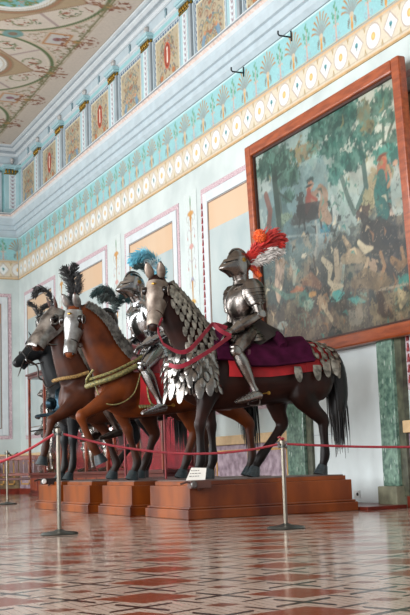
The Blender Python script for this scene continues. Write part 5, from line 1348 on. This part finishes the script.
make_rider('dark steel rider armour with scarlet, white and orange plume on the foremost horse', 5.95, 11.98, 0, 0, mat('rider_steel', '#857f7a', .27, 1., var=.35, scale=7, bump=.15, bscale=26, col2='#4c4642'), steel, headyaw=math.radians(8), group='suits of armour on horseback',
    plumes=([redf, whf, orf], [([(-.12, 0, 2.60), (-.26, .02, 2.76), (-.42, .04, 2.90), (-.58, .04, 2.90)], [.08, .16, .18, .11], 360, .2, 0),
        ([(-.12, 0, 2.60), (-.26, .05, 2.68), (-.42, .07, 2.76), (-.58, .06, 2.76)], [.03, .08, .11, .07], 150, .4, 1), ([(-.13, .03, 2.58), (-.28, .07, 2.62), (-.44, .09, 2.70)], [.03, .08, .07], 110, .5, 1),
        ([(-.10, .02, 2.62), (-.18, .04, 2.72), (-.28, .05, 2.80)], [.05, .10, .08], 110, .2, 0), ([(-.14, .02, 2.56), (-.22, .03, 2.52), (-.27, .04, 2.46)], [.03, .06, .05], 90, .8, 2), ([(-.12, .02, 2.56), (-.18, .03, 2.56), (-.24, .04, 2.50)], [.03, .06, .05], 60, .8, 0)],
        [((-.26, .12, 2.93), .082, 2, 260)]))
make_rider('bright steel rider armour with sky-blue plume on the chestnut horse, behind the foremost head', 5.5, 13.58, .10, -.04, steelb2, steelb2, headyaw=math.radians(15), lean=-.22, group='suits of armour on horseback', hands=((.30, .30, 1.72), (.36, -.16, 1.76)),
    plumes=([cyf, cyw, tef], [([(-.1, 0, 2.68), (-.12, .0, 2.86), (-.0, .02, 2.99), (.16, .05, 2.97), (.24, .06, 2.90)], [.06, .12, .15, .12, .07], 300, .35, 0),
        ([(-.1, .03, 2.66), (-.13, .05, 2.80), (-.06, .06, 2.90), (.06, .07, 2.90)], [.03, .07, .09, .06], 150, .45, 1), ([(-.1, 0, 2.66), (-.2, .0, 2.74), (-.22, .0, 2.84)], [.05, .09, .05], 120, .3, 0), ([(.0, .05, 2.74), (.10, .08, 2.84), (.22, .08, 2.84)], [.05, .08, .04], 130, .2, 2)]))
make_rider('dark rider armour with dark green plume behind the neck of the chestnut horse', 5.5, 15.2, .12, -.30, steeld, steeld, headyaw=0, group='suits of armour on horseback',
    plumes=([tef, grf, blackf], [([(-.1, 0, 2.70), (-.14, .0, 2.90), (-.02, .0, 3.05), (.12, .02, 3.04), (.22, .02, 2.96)], [.05, .10, .12, .09, .05], 240, .5, 0),
        ([(-.08, .03, 2.70), (-.10, .05, 2.84), (.0, .06, 2.94), (.1, .06, 2.92)], [.04, .10, .12, .08], 180, .7, 1), ([(-.12, 0, 2.72), (-.22, 0, 2.90), (-.3, 0, 3.0), (-.36, 0, 2.9)], [.05, .1, .1, .05], 160, .5, 0), ([(-.1, 0, 2.72), (-.14, .0, 2.94), (.0, .0, 3.08), (.2, .02, 3.02)], [.02, .05, .06, .03], 90, .4, 2)]))
# standing armours in the cases
for i, (x, y, lb) in enumerate(((7.4, 25.1, 'standing suit of armour at the far end of the farthest glass case'), (7.4, 23.9, 'standing suit of armour nearer in the farthest glass case'), (7.4, 22.2, 'standing suit of armour at the far end of the middle glass case'), (7.4, 20.9, 'standing suit of armour nearer in the middle glass case'))):
    make_rider(lb, x, y, 0, -.18, steelb2 if i % 2 else steel, steel, standing=True, name='standing_armour', group='suits of armour in the glass cases', rz=PI*1.05, z0=0, skirt=False)

# ------------------------------------------------------------------ light, camera
def area(name, loc, rot, sx, sy, e, col=(1, 1, 1)):
    l = bpy.data.lights.new(name, 'AREA'); l.shape = 'RECTANGLE'; l.size = sx; l.size_y = sy; l.energy = e; l.color = col
    o = bpy.data.objects.new(name, l); COL.objects.link(o); o.location = loc; o.rotation_euler = rot; return o
for i, (a, b_) in enumerate(wins): area('window_daylight', (XL-.06, (a+b_)/2, 3.65), (0, -PI/2, 0), 5.4, 2.6, 720, (.97, .985, 1))
w = bpy.data.worlds.new('daylight'); scene.world = w; w.use_nodes = True; bg = w.node_tree.nodes['Background']; bg.inputs[0].default_value = (.93, .96, 1, 1); bg.inputs[1].default_value = .5
# hall end behind the camera left open, letting world light in as added fill
cam = bpy.data.cameras.new('camera'); co = bpy.data.objects.new('camera', cam); COL.objects.link(co); scene.camera = co
cam.sensor_fit = 'VERTICAL'; cam.sensor_height = 24; cam.lens = 1107.0/615*24; cam.clip_end = 200
p_, r_, y_ = 0.14088565, -0.03411954, 0.42999413
F = Vector((math.sin(y_)*math.cos(p_), math.cos(y_)*math.cos(p_), math.sin(p_))); Rv = Vector((math.cos(y_), -math.sin(y_), 0)); U = Rv.cross(F)
R2 = Rv*math.cos(r_)+U*math.sin(r_); U2 = -Rv*math.sin(r_)+U*math.cos(r_)
M = Matrix((R2, U2, -F)).transposed().to_4x4(); M.translation = (0, 0, .60); co.matrix_world = M
vs = scene.view_settings; vs.view_transform = 'Standard'; vs.look = 'None'; vs.gamma = 1; vs.exposure = -.33; vs.use_curve_mapping = False
